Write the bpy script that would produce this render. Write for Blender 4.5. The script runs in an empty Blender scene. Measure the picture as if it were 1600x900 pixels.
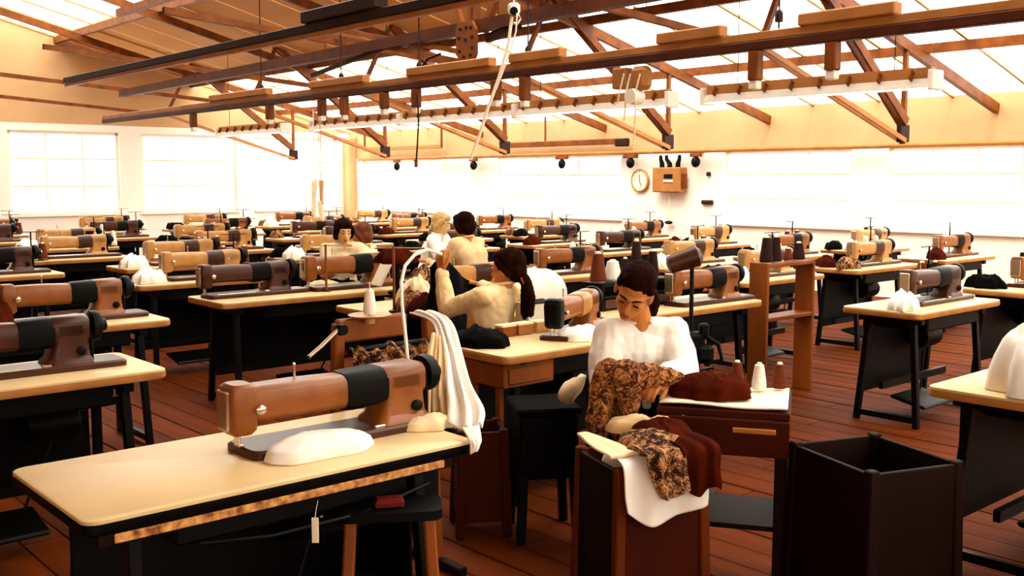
import bpy, math, random
from mathutils import Vector, Matrix, noise
from mathutils.bvhtree import BVHTree
random.seed(7)
PI = math.pi
S = bpy.context.scene
COL = S.collection

# ------------------------------------------------------------------ camera
FPX, CAM_H = 1600.0, 1.63
PITCH = math.atan(170 / FPX)
cam_d = bpy.data.cameras.new('camera'); cam = bpy.data.objects.new('camera', cam_d); COL.objects.link(cam)
cam.location = (0, 0, CAM_H); cam.rotation_euler = (PI / 2 - PITCH, 0, 0)
cam_d.sensor_width = 36; cam_d.lens = 36 * FPX / 1600; cam_d.clip_end = 200
S.camera = cam

# ------------------------------------------------------------------ sky, exposure
wd = bpy.data.worlds.new('sky'); S.world = wd; wd.use_nodes = True
bg = wd.node_tree.nodes['Background']
bg.inputs['Color'].default_value = (1.0, 0.93, 0.8, 1)
bg.inputs['Strength'].default_value = 4.2
S.view_settings.view_transform = 'Standard'; S.view_settings.look = 'None'
S.view_settings.gamma = 1.0; S.view_settings.use_curve_mapping = False
S.view_settings.exposure = 0.95
sun_d = bpy.data.lights.new('sun', 'SUN'); sun_d.energy = 1.0; sun_d.angle = math.radians(12); sun_d.color = (1, .93, .8)
sun = bpy.data.objects.new('sun', sun_d); COL.objects.link(sun)
sun.rotation_euler = (math.radians(28), math.radians(-22), 0); sun.location = (0, 0, 12)

# ------------------------------------------------------------------ the building's own axes: u = along the tables, v = along the rails
TH = math.atan2(.661, .75); CT, ST = math.cos(TH), math.sin(TH)
def W(u, v, z=0.0): return Vector((u * CT - v * ST, u * ST + v * CT, z))
def UV(p): return (p[0] * CT + p[1] * ST, -p[0] * ST + p[1] * CT, p[2])
def ray(px, py):
    cx = (px - 800) / FPX; cy = (450 - py) / FPX
    return Vector((cx, math.cos(PITCH) + cy * math.sin(PITCH), -math.sin(PITCH) + cy * math.cos(PITCH)))
def at_y(px, py, y): r = ray(px, py); t = y / r[1]; return Vector((r[0] * t, y, CAM_H + r[2] * t))
def at_z(px, py, z): r = ray(px, py); t = (z - CAM_H) / r[2]; return Vector((r[0] * t, r[1] * t, z))
def at_u(px, py, u):
    r = ray(px, py); t = u / (r[0] * CT + r[1] * ST); return Vector((u, t * (-r[0] * ST + r[1] * CT), CAM_H + r[2] * t))
def at_v(px, py, v):
    r = ray(px, py); t = v / (-r[0] * ST + r[1] * CT); return Vector((t * (r[0] * CT + r[1] * ST), v, CAM_H + r[2] * t))

# ------------------------------------------------------------------ materials
def lin(c): return tuple(((x / 255) / 12.92 if x / 255 <= .04045 else ((x / 255 + .055) / 1.055) ** 2.4) for x in c)
MATS = {}
def mat(name, col, rough=.6, var=.18, scale=9.0, metal=0.0, col2=None, bump=0.0, stretch=(1, 1, 1), contrast=(.3, .7), bscale=None, spec=.18):
    m = bpy.data.materials.new(name); m.use_nodes = True; nt = m.node_tree; N = nt.nodes; L = nt.links
    b = N['Principled BSDF']; b.inputs['Roughness'].default_value = rough; b.inputs['Metallic'].default_value = metal; b.inputs['Specular IOR Level'].default_value = spec
    c = lin(col); c2 = lin(col2) if col2 else tuple(x * (1 - var) for x in c)
    tc = N.new('ShaderNodeTexCoord'); mp = N.new('ShaderNodeMapping'); mp.inputs['Scale'].default_value = stretch
    no = N.new('ShaderNodeTexNoise'); no.inputs['Scale'].default_value = scale; no.inputs['Detail'].default_value = 4
    cr = N.new('ShaderNodeValToRGB'); cr.color_ramp.elements[0].position = contrast[0]; cr.color_ramp.elements[1].position = contrast[1]
    cr.color_ramp.elements[0].color = (*c2, 1); cr.color_ramp.elements[1].color = (*c, 1)
    L.new(tc.outputs['Object'], mp.inputs['Vector']); L.new(mp.outputs['Vector'], no.inputs['Vector'])
    L.new(no.outputs['Fac'], cr.inputs['Fac']); L.new(cr.outputs['Color'], b.inputs['Base Color'])
    if bump:
        bn = N.new('ShaderNodeTexNoise'); bn.inputs['Scale'].default_value = bscale or scale * 4; bn.inputs['Detail'].default_value = 3
        bp = N.new('ShaderNodeBump'); bp.inputs['Strength'].default_value = bump; bp.inputs['Distance'].default_value = .01
        L.new(mp.outputs['Vector'], bn.inputs['Vector']); L.new(bn.outputs['Fac'], bp.inputs['Height']); L.new(bp.outputs['Normal'], b.inputs['Normal'])
    MATS[name] = m; return m
def glass(name, tint, gloss=.06):
    m = bpy.data.materials.new(name); m.use_nodes = True; nt = m.node_tree; N = nt.nodes; L = nt.links
    N.remove(N['Principled BSDF']); out = N['Material Output']
    t = N.new('ShaderNodeBsdfTransparent'); t.inputs['Color'].default_value = (*tint, 1)
    g = N.new('ShaderNodeBsdfGlossy'); g.inputs['Roughness'].default_value = .05
    mx = N.new('ShaderNodeMixShader'); mx.inputs['Fac'].default_value = gloss
    L.new(t.outputs[0], mx.inputs[1]); L.new(g.outputs[0], mx.inputs[2]); L.new(mx.outputs[0], out.inputs['Surface'])
    MATS[name] = m; return m
def emit(name, col, strength):
    m = bpy.data.materials.new(name); m.use_nodes = True; b = m.node_tree.nodes['Principled BSDF']
    b.inputs['Base Color'].default_value = (.9, .88, .84, 1); b.inputs['Emission Color'].default_value = (*col, 1); b.inputs['Emission Strength'].default_value = strength
    MATS[name] = m; return m
def spots(name, dark, mid, light, scale):     # blotchy printed fabric
    m = mat(name, mid, .85, scale=scale); nt = m.node_tree; N = nt.nodes; L = nt.links; b = N['Principled BSDF']
    vo = N.new('ShaderNodeTexVoronoi'); vo.inputs['Scale'].default_value = scale; vo.inputs['Randomness'].default_value = 1
    no = [n for n in N if n.type == 'TEX_NOISE'][0]; no.inputs['Scale'].default_value = scale * .55; no.inputs['Detail'].default_value = 5; no.inputs['Distortion'].default_value = 1.6
    cr = [n for n in N if n.type == 'VALTORGB'][0]; e = cr.color_ramp.elements
    e[0].position = .38; e[0].color = (*lin(dark), 1); e[1].position = .72; e[1].color = (*lin(light), 1)
    k = e.new(.52); k.color = (*lin(mid), 1)
    ad = N.new('ShaderNodeMath'); ad.operation = 'MULTIPLY_ADD'; ad.inputs[1].default_value = .35; 
    L.new(vo.outputs['Distance'], ad.inputs[0]); L.new(no.outputs['Fac'], ad.inputs[2]); ad.inputs[2].default_value = 0
    sb = N.new('ShaderNodeMath'); sb.operation = 'SUBTRACT'; sb.inputs[1].default_value = .13
    L.new(ad.outputs[0], sb.inputs[0]); L.new(sb.outputs[0], cr.inputs['Fac'])
    return m
mat('wall_white', (246, 238, 224), .9, .05, 1.2)
mat('gable_tan', (204, 162, 116), .85, .16, 1.5)
mat('roof_tan', (206, 154, 94), .85, .25, .8, stretch=(1, .25, 1))
mat('steel_brown', (134, 70, 18), .55, .55, 6, bump=.05)
mat('steel_dark', (46, 18, 6), .55, .5, 6)
mat('steel_mid', (84, 36, 10), .55, .5, 6)
mat('steel_tan', (186, 122, 62), .5, .3, 5)
mat('floor_wood', (118, 50, 3), .65, .7, 5, stretch=(1, .12, 1), bump=.1, spec=.04)
mat('floor_under', (40, 20, 8), .9)
mat('wood', (150, 78, 24), .5, .5, 5, stretch=(1, 1, .2), bump=.05)
mat('wood_light', (214, 158, 92), .55, .25, 6, stretch=(.3, 1, 1))
mat('wood_dark', (28, 9, 2), .6, .5, 6, stretch=(1, 1, .2), spec=.08)
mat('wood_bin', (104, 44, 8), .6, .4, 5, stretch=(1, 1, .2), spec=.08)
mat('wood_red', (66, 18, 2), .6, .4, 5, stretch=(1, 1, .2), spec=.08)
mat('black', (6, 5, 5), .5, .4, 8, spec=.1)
mat('black_iron', (8, 7, 6), .45, .4, 8, spec=.12)
mat('black_cloth', (6, 5, 5), .9, .4, 8, bump=.2, spec=.05)
mat('top_cream', (236, 206, 152), .35, .14, 4)
mat('top_edge', (206, 140, 74), .4, .3, 8)
mat('enamel', (150, 82, 22), .35, .5, 7, spec=.4, bump=.03)
mat('enamel_pale', (200, 142, 72), .34, .4, 7, spec=.4)
mat('enamel_dark', (74, 32, 10), .35, .5, 7, spec=.3)
mat('chrome', (214, 196, 170), .22, .1, 5, metal=.9)
mat('brass', (206, 140, 66), .35, .2, 10, metal=.6)
mat('white_cloth', (250, 245, 236), .9, .05, 3, bump=.25, bscale=14)
mat('cream_cloth', (244, 222, 178), .9, .12, 4, bump=.2)
mat('tan_shirt', (240, 208, 156), .9, .1, 5, bump=.2, bscale=18)
mat('red_cloth', (74, 20, 3), .95, .45, 7, bump=.3, spec=.03)
mat('skin', (196, 122, 62), .5, .08, 6)
mat('skin_pale', (240, 190, 130), .5, .08, 6)
mat('lip', (150, 62, 34), .5, .1, 10)
mat('hair_dark', (38, 13, 5), .8, .7, 30, bump=.35, stretch=(1, 1, .3), spec=.02)
mat('hair_brown', (120, 58, 24), .6, .5, 20, bump=.5)
mat('hair_blond', (214, 170, 106), .6, .4, 20, bump=.5)
mat('eye', (30, 12, 6), .3)
mat('paper', (250, 240, 214), .8, .08, 4)
mat('plastic_white', (248, 240, 226), .4, .05, 5)
mat('rope', (244, 226, 196), .8, .15, 60)
mat('thread_white', (250, 244, 230), .8, .12, 90)
mat('thread_brown', (112, 48, 18), .8, .4, 90)
mat('thread_dark', (42, 16, 8), .8, .4, 90)
mat('box_grey', (176, 116, 60), .6, .25, 6)
mat('clock_face', (250, 240, 214), .5, .03, 3)
mat('red', (96, 14, 8), .6)
spots('print_leopard', (34, 11, 4), (92, 42, 14), (196, 134, 72), 52)
spots('print_floral', (26, 7, 3), (60, 20, 7), (206, 150, 96), 36)
glass('pane', (.97, .97, .96)); glass('roof_pane', (.92, .93, .94), .04)
emit('tube', (1, .93, .8), 2.6)
def tape_mat():
    m = mat('tape', (206, 138, 70), .6); nt = m.node_tree; N = nt.nodes; L = nt.links; b = N['Principled BSDF']
    w = N.new('ShaderNodeTexNoise'); w.inputs['Scale'].default_value = 42; w.inputs['Detail'].default_value = 3
    tc = [n for n in N if n.type == 'TEX_COORD'][0]; cr = [n for n in N if n.type == 'VALTORGB'][0]
    cr.color_ramp.elements[0].color = (*lin((120, 62, 24)), 1); cr.color_ramp.elements[1].color = (*lin((230, 168, 96)), 1)
    L.new(tc.outputs['Object'], w.inputs['Vector']); L.new(w.outputs['Fac'], cr.inputs['Fac'])
tape_mat()

# ------------------------------------------------------------------ mesh helpers
def orient(a, b, up=Vector((0, 0, 1))):
    d = (b - a).normalized()
    if abs(d.dot(up)) > .98: up = Vector((1, 0, 0))
    x = up.cross(d).normalized(); y = d.cross(x)
    return Matrix((x, y, d)).transposed()
class G:
    def __init__(s): s.v = []; s.f = []
    def add(s, vs, fs):
        o = len(s.v); s.v += [tuple(q) for q in vs]; s.f += [tuple(i + o for i in q) for q in fs]; return s
    def box(s, c, size, bev=0.0, R=None):
        c = Vector(c); h = [x / 2 for x in size]
        if bev <= 0:
            vs = [Vector((sx * h[0], sy * h[1], sz * h[2])) for sx in (-1, 1) for sy in (-1, 1) for sz in (-1, 1)]
            fs = [(0, 1, 3, 2), (4, 6, 7, 5), (0, 4, 5, 1), (2, 3, 7, 6), (0, 2, 6, 4), (1, 5, 7, 3)]
        else:
            b = min(bev, min(h) * .99); vs = []; idx = {}; fs = []
            for sx in (-1, 1):
                for sy in (-1, 1):
                    for sz in (-1, 1):
                        sg = (sx, sy, sz)
                        for a in range(3):
                            p = [sg[k] * (h[k] if k == a else h[k] - b) for k in range(3)]
                            idx[(sg, a)] = len(vs); vs.append(Vector(p))
            for a in range(3):
                o1, o2 = [k for k in range(3) if k != a]
                for sa in (-1, 1):
                    q = []
                    for s1, s2 in ((-1, -1), (1, -1), (1, 1), (-1, 1)):
                        g = [0, 0, 0]; g[a] = sa; g[o1] = s1; g[o2] = s2; q.append(idx[(tuple(g), a)])
                    fs.append(q)
                for s1 in (-1, 1):
                    for s2 in (-1, 1):
                        g0 = [0, 0, 0]; g0[o1] = s1; g0[o2] = s2; g1 = g0[:]; g0[a] = -1; g1[a] = 1
                        fs.append([idx[(tuple(g0), o1)], idx[(tuple(g1), o1)], idx[(tuple(g1), o2)], idx[(tuple(g0), o2)]])
            for sx in (-1, 1):
                for sy in (-1, 1):
                    for sz in (-1, 1): fs.append([idx[((sx, sy, sz), a)] for a in range(3)])
            out = []
            for q in fs:
                n = (vs[q[1]] - vs[q[0]]).cross(vs[q[2]] - vs[q[0]]); m = sum((vs[i] for i in q), Vector()) / len(q)
                out.append(tuple(q) if n.dot(m) > 0 else tuple(reversed(q)))
            fs = out
        if R is not None: vs = [R @ p for p in vs]
        return s.add([p + c for p in vs], fs)
    def bar(s, a, b, w, h, bev=0.0, ext=0.0):
        a = Vector(a); b = Vector(b); R = orient(a, b)
        return s.box((a + b) / 2, (w, h, (b - a).length + ext), bev, R)
    def loft(s, rings, cap=True, closed=True):
        n = len(rings[0]); vs = [p for r in rings for p in r]; fs = []
        for i in range(len(rings) - 1):
            for j in range(n if closed else n - 1):
                k = (j + 1) % n; fs.append((i * n + j, i * n + k, (i + 1) * n + k, (i + 1) * n + j))
        if cap: fs.append(tuple(reversed(range(n)))); fs.append(tuple((len(rings) - 1) * n + j for j in range(n)))
        return s.add(vs, fs)
    def tube(s, pts, r, n=8, cap=True, flat=1.0):
        pts = [Vector(p) for p in pts]; rs = r if isinstance(r, (list, tuple)) else [r] * len(pts); rings = []
        R = None
        for i, p in enumerate(pts):
            d = (pts[min(i + 1, len(pts) - 1)] - pts[max(i - 1, 0)]).normalized()
            if R is None: R = orient(Vector(), d)
            else:
                x = R.col[0] - d * R.col[0].dot(d); x.normalize(); R = Matrix((x, d.cross(x), d)).transposed()
            rings.append([p + R @ Vector((math.cos(2 * PI * k / n) * rs[i], math.sin(2 * PI * k / n) * rs[i] * flat, 0)) for k in range(n)])
        return s.loft(rings, cap)
    def lathe(s, prof, n=16, c=(0, 0, 0), R=None):
        c = Vector(c); rings = []
        for r, z in prof:
            ring = [Vector((r * math.cos(2 * PI * k / n), r * math.sin(2 * PI * k / n), z)) for k in range(n)]
            rings.append([c + (R @ p if R is not None else p) for p in ring])
        return s.loft(rings)
    def ball(s, c, r, n=12, m=8, R=None):
        c = Vector(c); r = r if isinstance(r, (tuple, list)) else (r, r, r); rings = []
        for i in range(m + 1):
            a = -PI / 2 + PI * i / m; a = max(-PI / 2 + .02, min(PI / 2 - .02, a))
            ring = [Vector((r[0] * math.cos(a) * math.cos(2 * PI * k / n), r[1] * math.cos(a) * math.sin(2 * PI * k / n), r[2] * math.sin(a))) for k in range(n)]
            rings.append([c + (R @ p if R is not None else p) for p in ring])
        return s.loft(rings)
    def cap(s, a, b, ra, rb, n=12):        # tapered capsule
        a = Vector(a); b = Vector(b); R = orient(a, b); rings = []
        for t in (-1, -.7, -.35, 0): q = max(t, -.995); rings.append([a + R @ Vector((math.cos(2 * PI * k / n) * ra * math.sqrt(1 - q * q), math.sin(2 * PI * k / n) * ra * math.sqrt(1 - q * q), ra * q)) for k in range(n)])
        for t in (0, .35, .7, 1): q = min(t, .995); rings.append([b + R @ Vector((math.cos(2 * PI * k / n) * rb * math.sqrt(1 - q * q), math.sin(2 * PI * k / n) * rb * math.sqrt(1 - q * q), rb * q)) for k in range(n)])
        return s.loft(rings)
    def chain(s, pts, rs, n=12):
        for i in range(len(pts) - 1): s.cap(pts[i], pts[i + 1], rs[i], rs[i + 1], n)
        return s
    def grid(s, fn, nu, nv):
        vs = [fn(i / nu, j / nv) for i in range(nu + 1) for j in range(nv + 1)]
        fs = [(i * (nv + 1) + j, (i + 1) * (nv + 1) + j, (i + 1) * (nv + 1) + j + 1, i * (nv + 1) + j + 1) for i in range(nu) for j in range(nv)]
        return s.add(vs, fs)
    def mesh(s, name, m, smooth=35):
        me = bpy.data.meshes.new(name); me.from_pydata(s.v, [], s.f); me.update()
        if m: me.materials.append(MATS[m])
        if smooth:
            me.polygons.foreach_set('use_smooth', [True] * len(me.polygons)); me.set_sharp_from_angle(angle=math.radians(smooth))
        return me
    def build(s, name, m, parent=None, smooth=35, solid=0, sub=0):
        o = bpy.data.objects.new(name, s.mesh(name, m, smooth)); COL.objects.link(o)
        if parent: o.parent = parent
        if solid: md = o.modifiers.new('thickness', 'SOLIDIFY'); md.thickness = solid; md.offset = 0
        if sub: md = o.modifiers.new('smooth', 'SUBSURF'); md.levels = sub; md.render_levels = sub
        return o
def tag(o, label, cat, group=None):
    o['label'] = label; o['category'] = cat
    if group: o['group'] = group
    return o
def thing(name, label, cat, loc=(0, 0, 0), rz=0.0, group=None):
    o = bpy.data.objects.new(name, None); COL.objects.link(o); o.empty_display_size = .1
    o.location = loc; o.rotation_euler = (0, 0, rz); return tag(o, label, cat, group)
def struct(o): o['kind'] = 'structure'; return o
def copy_tree(o, parent=None):
    c = o.copy(); COL.objects.link(c); c.parent = parent
    for ch in list(o.children): copy_tree(ch, c)
    return c
def put(o, loc, rz=None, scale=None):
    o.location = loc
    if rz is not None: o.rotation_euler = (0, 0, rz)
    if scale: o.scale = (scale,) * 3
    return o
def remesh(g, name, m, voxel, smooth=2, parent=None, disp=None, sfac=.5):
    me = g.mesh('tmp', None, 0); o = bpy.data.objects.new('tmp', me); COL.objects.link(o)
    r = o.modifiers.new('r', 'REMESH'); r.mode = 'VOXEL'; r.voxel_size = voxel; r.use_smooth_shade = True
    if smooth: k = o.modifiers.new('s', 'SMOOTH'); k.factor = sfac; k.iterations = smooth
    dg = bpy.context.evaluated_depsgraph_get(); ev = o.evaluated_get(dg); nm = bpy.data.meshes.new_from_object(ev)
    bpy.data.objects.remove(o); nm.name = name
    if disp:
        nm.calc_loop_triangles(); ns = [v.normal.copy() for v in nm.vertices]
        for v, n in zip(nm.vertices, ns): v.co += n * disp(v.co)
        nm.update()
    nm.materials.clear(); nm.materials.append(MATS[m]); nm.polygons.foreach_set('use_smooth', [True] * len(nm.polygons))
    b = bpy.data.objects.new(name, nm); COL.objects.link(b)
    if parent: b.parent = parent
    return b
def heap_geo(rx, ry, h, seed, rough=.25, n=40, m=16, sharp=.6, fold=1.0):
    g = G(); rings = []
    for i in range(m + 1):
        t = i / m; ring = []
        for k in range(n):
            a = 2 * PI * k / n; q = Vector((math.cos(a) * 1.7, math.sin(a) * 1.7, seed))
            rr = (1 + rough * noise.noise(q * 1.1) * 1.4) * t
            x = math.cos(a) * rx * rr; y = math.sin(a) * ry * rr
            base = h * max(0, 1 - t ** 2.2) ** sharp
            f = noise.noise(Vector((x / rx * 2.3, y / ry * 2.3, seed * 3.1))) * .32 + abs(noise.noise(Vector((x / rx * 5, y / ry * 3.2, seed)))) * .3
            z = base * (1 + fold * f) + (.012 if t < 1 else 0)
            ring.append(Vector((x, y, max(z, .004 if t == 1 else .008))))
        rings.append(ring)
    rings = rings[1:]
    rings.append([Vector((p.x * .97, p.y * .97, 0)) for p in rings[-1]])
    return g.loft(rings)
def drape(rows, nu, nv, amp, freq, seed, name, m, parent=None, solid=.006):
    """rows: list of polylines (each a list of points); a cloth surface through them with folds along the fall."""
    def cr(P, t):
        n = len(P) - 1; x = min(max(t, 0), .9999) * n; i = int(x); f = x - i
        p0, p1, p2, p3 = P[max(i - 1, 0)], P[i], P[i + 1], P[min(i + 2, n)]
        return .5 * ((2 * p1) + (p2 - p0) * f + (2 * p0 - 5 * p1 + 4 * p2 - p3) * f * f + (3 * p1 - p0 - 3 * p2 + p3) * f ** 3)
    def fn(a, b):
        p = cr([cr([Vector(q) for q in r], b) for r in rows], a)
        p1 = cr([cr([Vector(q) for q in r], min(b + .02, .999)) for r in rows], a); p0 = cr([cr([Vector(q) for q in r], max(b - .02, 0)) for r in rows], a)
        q1 = cr([cr([Vector(q) for q in r], b) for r in rows], min(a + .02, .999)); q0 = cr([cr([Vector(q) for q in r], b) for r in rows], max(a - .02, 0))
        n = (p1 - p0).cross(q1 - q0)
        if n.length > 1e-9: n.normalize()
        w = math.sin(b * freq * 2 * PI + 2.2 * noise.noise(Vector((a * 1.5, b * 3, seed)))) + .8 * noise.noise(Vector((a * 4, b * 5, seed + 9)))
        return p + n * amp * w * min(1, .25 + a * 1.4)
    g = G().grid(fn, nu, nv); return g.build(name, m, parent, 60, solid)

# ================================================================== THE SHELL
UB, VL, U0, V0 = 13.3, 20.9, -5.0, -4.0
RIDGE_U, EAVE_Z, SL = 3.5, 2.72, .25
def roof_z(u): return EAVE_Z + SL * (UB - u) if u >= RIDGE_U else EAVE_Z + SL * (UB - RIDGE_U) - SL * (RIDGE_U - u)
def bld(o): o.rotation_euler = (0, 0, TH); return o          # mesh written in (u, v, z)

# floor: boards along v
sub = struct(bld(G().box(((U0 + UB) / 2, (V0 + VL) / 2, -.06), (UB - U0, VL - V0, .08)).build('floor', 'floor_under')))
bw = .185; board_me = {}
row = 0; u = U0
while u < UB - .01:
    cuts = [V0, 3.1 + 2.1 * ((row * 37) % 10) / 10, 9.0 + 3 * ((row * 53) % 10) / 10, VL] if 0 < u < 13 else [V0, VL]
    for a, b in zip(cuts[:-1], cuts[1:]):
        Lk = round(b - a, 2)
        if Lk not in board_me: board_me[Lk] = G().box((0, 0, 0), (bw - .006, Lk - .006, .024), .003).mesh('board', 'floor_wood')
        o = bpy.data.objects.new('board', board_me[Lk]); COL.objects.link(o); o.parent = sub
        o.location = (u + bw / 2, (a + b) / 2, -.012 - .0015 * ((row * 7) % 3))
    u += bw; row += 1

def vpx(px): return at_u(px, 280, UB).y
def upx(px): return at_v(px, 280, VL).x
winB = [(vpx(690), vpx(566)), (vpx(970), vpx(776)), (vpx(1330), vpx(1130)), (vpx(1600), vpx(1385))]
winB = [(min(a), max(a)) for a in winB]
ZS, ZT = .95, 2.08
def wall_u(name, u, thick, v0, v1, z0, z1, wins, zs, zt, m):
    g = G(); vs = sorted([v0, v1] + [x for w in wins for x in w])
    for a, b in zip(vs[:-1], vs[1:]):
        isw = any(abs(a - w[0]) < 1e-6 for w in wins)
        if isw:
            g.box((u, (a + b) / 2, (z0 + zs) / 2), (thick, b - a, zs - z0)); g.box((u, (a + b) / 2, (zt + z1) / 2), (thick, b - a, z1 - zt))
        else: g.box((u, (a + b) / 2, (z0 + z1) / 2), (thick, b - a, z1 - z0))
    return struct(bld(g.build(name, m, smooth=0)))
wall_u('wall_back', UB + .1, .2, V0, VL + .2, 0, 2.12, winB, ZS, ZT, 'wall_white')
struct(bld(G().box((UB + .1, (V0 + VL) / 2, 2.42), (.2, VL - V0 + .2, .6)).build('trim_1', 'gable_tan', smooth=0)))
wcount = [0]
def window(axis, pos, a, b, zs, zt, cols, rows):
    wcount[0] += 1
    mk = (lambda t, z: (pos, t, z)) if axis == 'u' else (lambda t, z: (t, pos, z))
    sz = (lambda l, h, d: (d, l, h)) if axis == 'u' else (lambda l, h, d: (l, d, h))
    g = G(); c = (a + b) / 2; zc = (zs + zt) / 2
    g.box(mk(c, zt - .03), sz(b - a, .06, .08)); g.box(mk(c, zs + .03), sz(b - a, .06, .1))
    g.box(mk(a + .03, zc), sz(.06, zt - zs, .08)); g.box(mk(b - .03, zc), sz(.06, zt - zs, .08))
    w = struct(bld(g.build('window_%d' % wcount[0], 'wall_white', smooth=0)))
    for i in range(1, cols): G().box(mk(a + (b - a) * i / cols, zc), sz(.035, zt - zs - .1, .05)).build('mullion', 'wall_white', w, 0)
    for j in range(1, rows): G().box(mk(c, zs + (zt - zs) * j / rows), sz(b - a - .1, .03, .04)).build('transom', 'cream_cloth', w, 0)
    G().box(mk(c, zs - .02), sz(b - a + .1, .04, .3)).build('window_sill', 'wall_white', w, 0)
    for i in range(cols):
        for j in range(rows):
            x0 = a + (b - a) * i / cols; z0 = zs + (zt - zs) * j / rows
            G().box(mk(x0 + (b - a) / cols / 2, z0 + (zt - zs) / rows / 2), sz((b - a) / cols - .03, (zt - zs) / rows - .03, .006)).build('pane', 'pane', w, 0)
for a, b in winB: window('u', UB + .1, a, b, ZS, ZT, 3, 3)
# gable-end wall on the left
g = G(); winL = []
hi = 12.95
while hi > 1.5: winL.append((hi - 2.1, hi)); hi -= 2.55
zs, zt = .95, 2.56
us = sorted([U0, UB + .2] + [x for w in winL for x in w])
for a, b in zip(us[:-1], us[1:]):
    isw = any(abs(a - w[0]) < 1e-6 for w in winL); c = (a + b) / 2
    if isw: g.box((c, VL + .1, zs / 2), (b - a, .2, zs)); g.box((c, VL + .1, (zt + 2.7) / 2), (b - a, .2, 2.7 - zt))
    else: g.box((c, VL + .1, 1.35), (b - a, .2, 2.7))
struct(bld(g.build('wall_left', 'wall_white', smooth=0)))
g = G(); prof = [(UB + .2, 2.7), (UB + .2, roof_z(UB)), (RIDGE_U, roof_z(RIDGE_U)), (U0, roof_z(U0)), (U0, 2.7)]
g.loft([[Vector((a, VL + d, z)) for a, z in prof] for d in (0, .2)]); struct(bld(g.build('trim_2', 'gable_tan', smooth=0)))
for a, b in winL: window('v', VL + .1, a, b, zs, zt, 3, 3)
struct(bld(G().box((13.2, VL - .14, 1.3), (.2, .28, 2.6), .01).build('trim_3', 'gable_tan', smooth=0)))       # corner post
# walls behind the camera
g = G(); fill_winR = [(a, a + 2.4) for a in (-4.4, -1.5, 1.4, 4.3, 7.2, 10.1)]  # windows added in the unseen wall to light the fronts of things
us = sorted([U0, UB + .2] + [x for w in fill_winR for x in w])
for a, b in zip(us[:-1], us[1:]):
    c = (a + b) / 2
    if any(abs(a - w[0]) < 1e-6 for w in fill_winR): g.box((c, V0 - .1, .475), (b - a, .2, .95)); g.box((c, V0 - .1, 2.66), (b - a, .2, .12))
    else: g.box((c, V0 - .1, 1.36), (b - a, .2, 2.72))
prof = [(UB, 2.72), (RIDGE_U, roof_z(RIDGE_U)), (U0, roof_z(U0)), (U0, 2.72)]
g.loft([[Vector((a, V0 - d, z)) for a, z in prof] for d in (0, .2)]); struct(bld(g.build('wall_right', 'gable_tan', smooth=0)))
for a, b in fill_winR: window('v', V0 - .1, a, b, .95, 2.6, 2, 2)
struct(bld(G().box((U0 - .1, (V0 + VL) / 2, 1.55), (.2, VL - V0 + .4, 3.1)).build('wall_front', 'gable_tan', smooth=0)))

# roof: strips running along v; glazed and boarded
ceil = struct(bld(G().box((RIDGE_U, (V0 + VL) / 2, roof_z(RIDGE_U) + .05), (.3, VL - V0 + .4, .06)).build('ceiling', 'steel_brown', smooth=0)))
def slope_pt(u, v, dz=0): return Vector((u, v, roof_z(u) + dz))
def slab(g, u0, u1, v0, v1, dz, t):
    a = [slope_pt(u0, v0, dz), slope_pt(u1, v0, dz), slope_pt(u1, v1, dz), slope_pt(u0, v1, dz)]
    return g.loft([a, [p + Vector((0, 0, t)) for p in a]])
NV = 24; dv = (VL - V0) / NV
STRIPS = [(9.4, UB + .25, 'roof_pane'), (6.7, 9.4, 'roof_tan'), (RIDGE_U, 6.7, 'roof_pane'), (1.2, RIDGE_U, 'roof_tan'), (-1.6, 1.2, 'roof_tan'), (U0, -1.6, 'roof_tan')]  # unseen strip over the camera is boarded to cut light near the floor
for u0, u1, m in STRIPS:
    base = None
    for k in range(NV):
        v = V0 + k * dv
        if base is None: base = slab(G(), u0 + .01, u1 - .01, V0 + .012, V0 + dv - .012, 0, .01 if m == 'roof_pane' else .03).mesh('pane' if m == 'roof_pane' else 'roof_sheet', m, 0)
        o = bpy.data.objects.new(base.name, base); COL.objects.link(o); o.parent = ceil; o.location = (0, k * dv, 0)
    if m == 'roof_pane':
        bb = slab(G(), u0, u1, V0 - .018, V0 + .018, -.03, .028).mesh('glazing_bar', 'enamel_pale', 0)
        for k in range(NV + 1): o = bpy.data.objects.new('glazing_bar', bb); COL.objects.link(o); o.parent = ceil; o.location = (0, k * dv, 0)
for k, u in enumerate((11.4, 9.4, 6.7, 1.2, -1.6)):
    o = G().box((u, (V0 + VL) / 2, roof_z(u) - .09), (.07, VL - V0, .11)).build('purlin', 'steel_brown', ceil, 0)

# ------------------------------------------------------------------ roof trusses (planes v = const)
def make_truss():
    t = thing('roof_truss', '', 'roof truss')
    G().bar((RIDGE_U, 0, roof_z(RIDGE_U) - .2), (UB, 0, roof_z(UB) - .2), .07, .12).build('rafter', 'steel_brown', t, 0)
    g = G(); 
    for s in (-1, 1): g.bar((8.75, s * .04, 3.86), (10.95, s * .04, 2.26), .03, .1)
    g.build('strut', 'steel_brown', t, 0)
    g = G()
    for s in (-1, 1): g.bar((8.2, s * .035, 2.86), (10.95, s * .035, 2.06), .022, .05)
    g.build('tie', 'steel_tan', t, 0)
    G().bar((8.2, 0, 2.86), (RIDGE_U + .4, 0, 3.15), .05, .06).build('tie', 'steel_brown', t, 0)
    G().bar((8.2, 0, 2.84), (8.75, 0, 3.88), .05, .05).build('strut', 'steel_brown', t, 0)
    G().bar((10.95, 0, 2.02), (10.95, 0, roof_z(10.95) - .2), .05, .05).build('strut', 'steel_brown', t, 0)
    G().box((10.95, 0, 2.14), (.2, .06, .2), .01).build('gusset', 'steel_dark', t, 0)
    return t
truss = make_truss()
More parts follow.
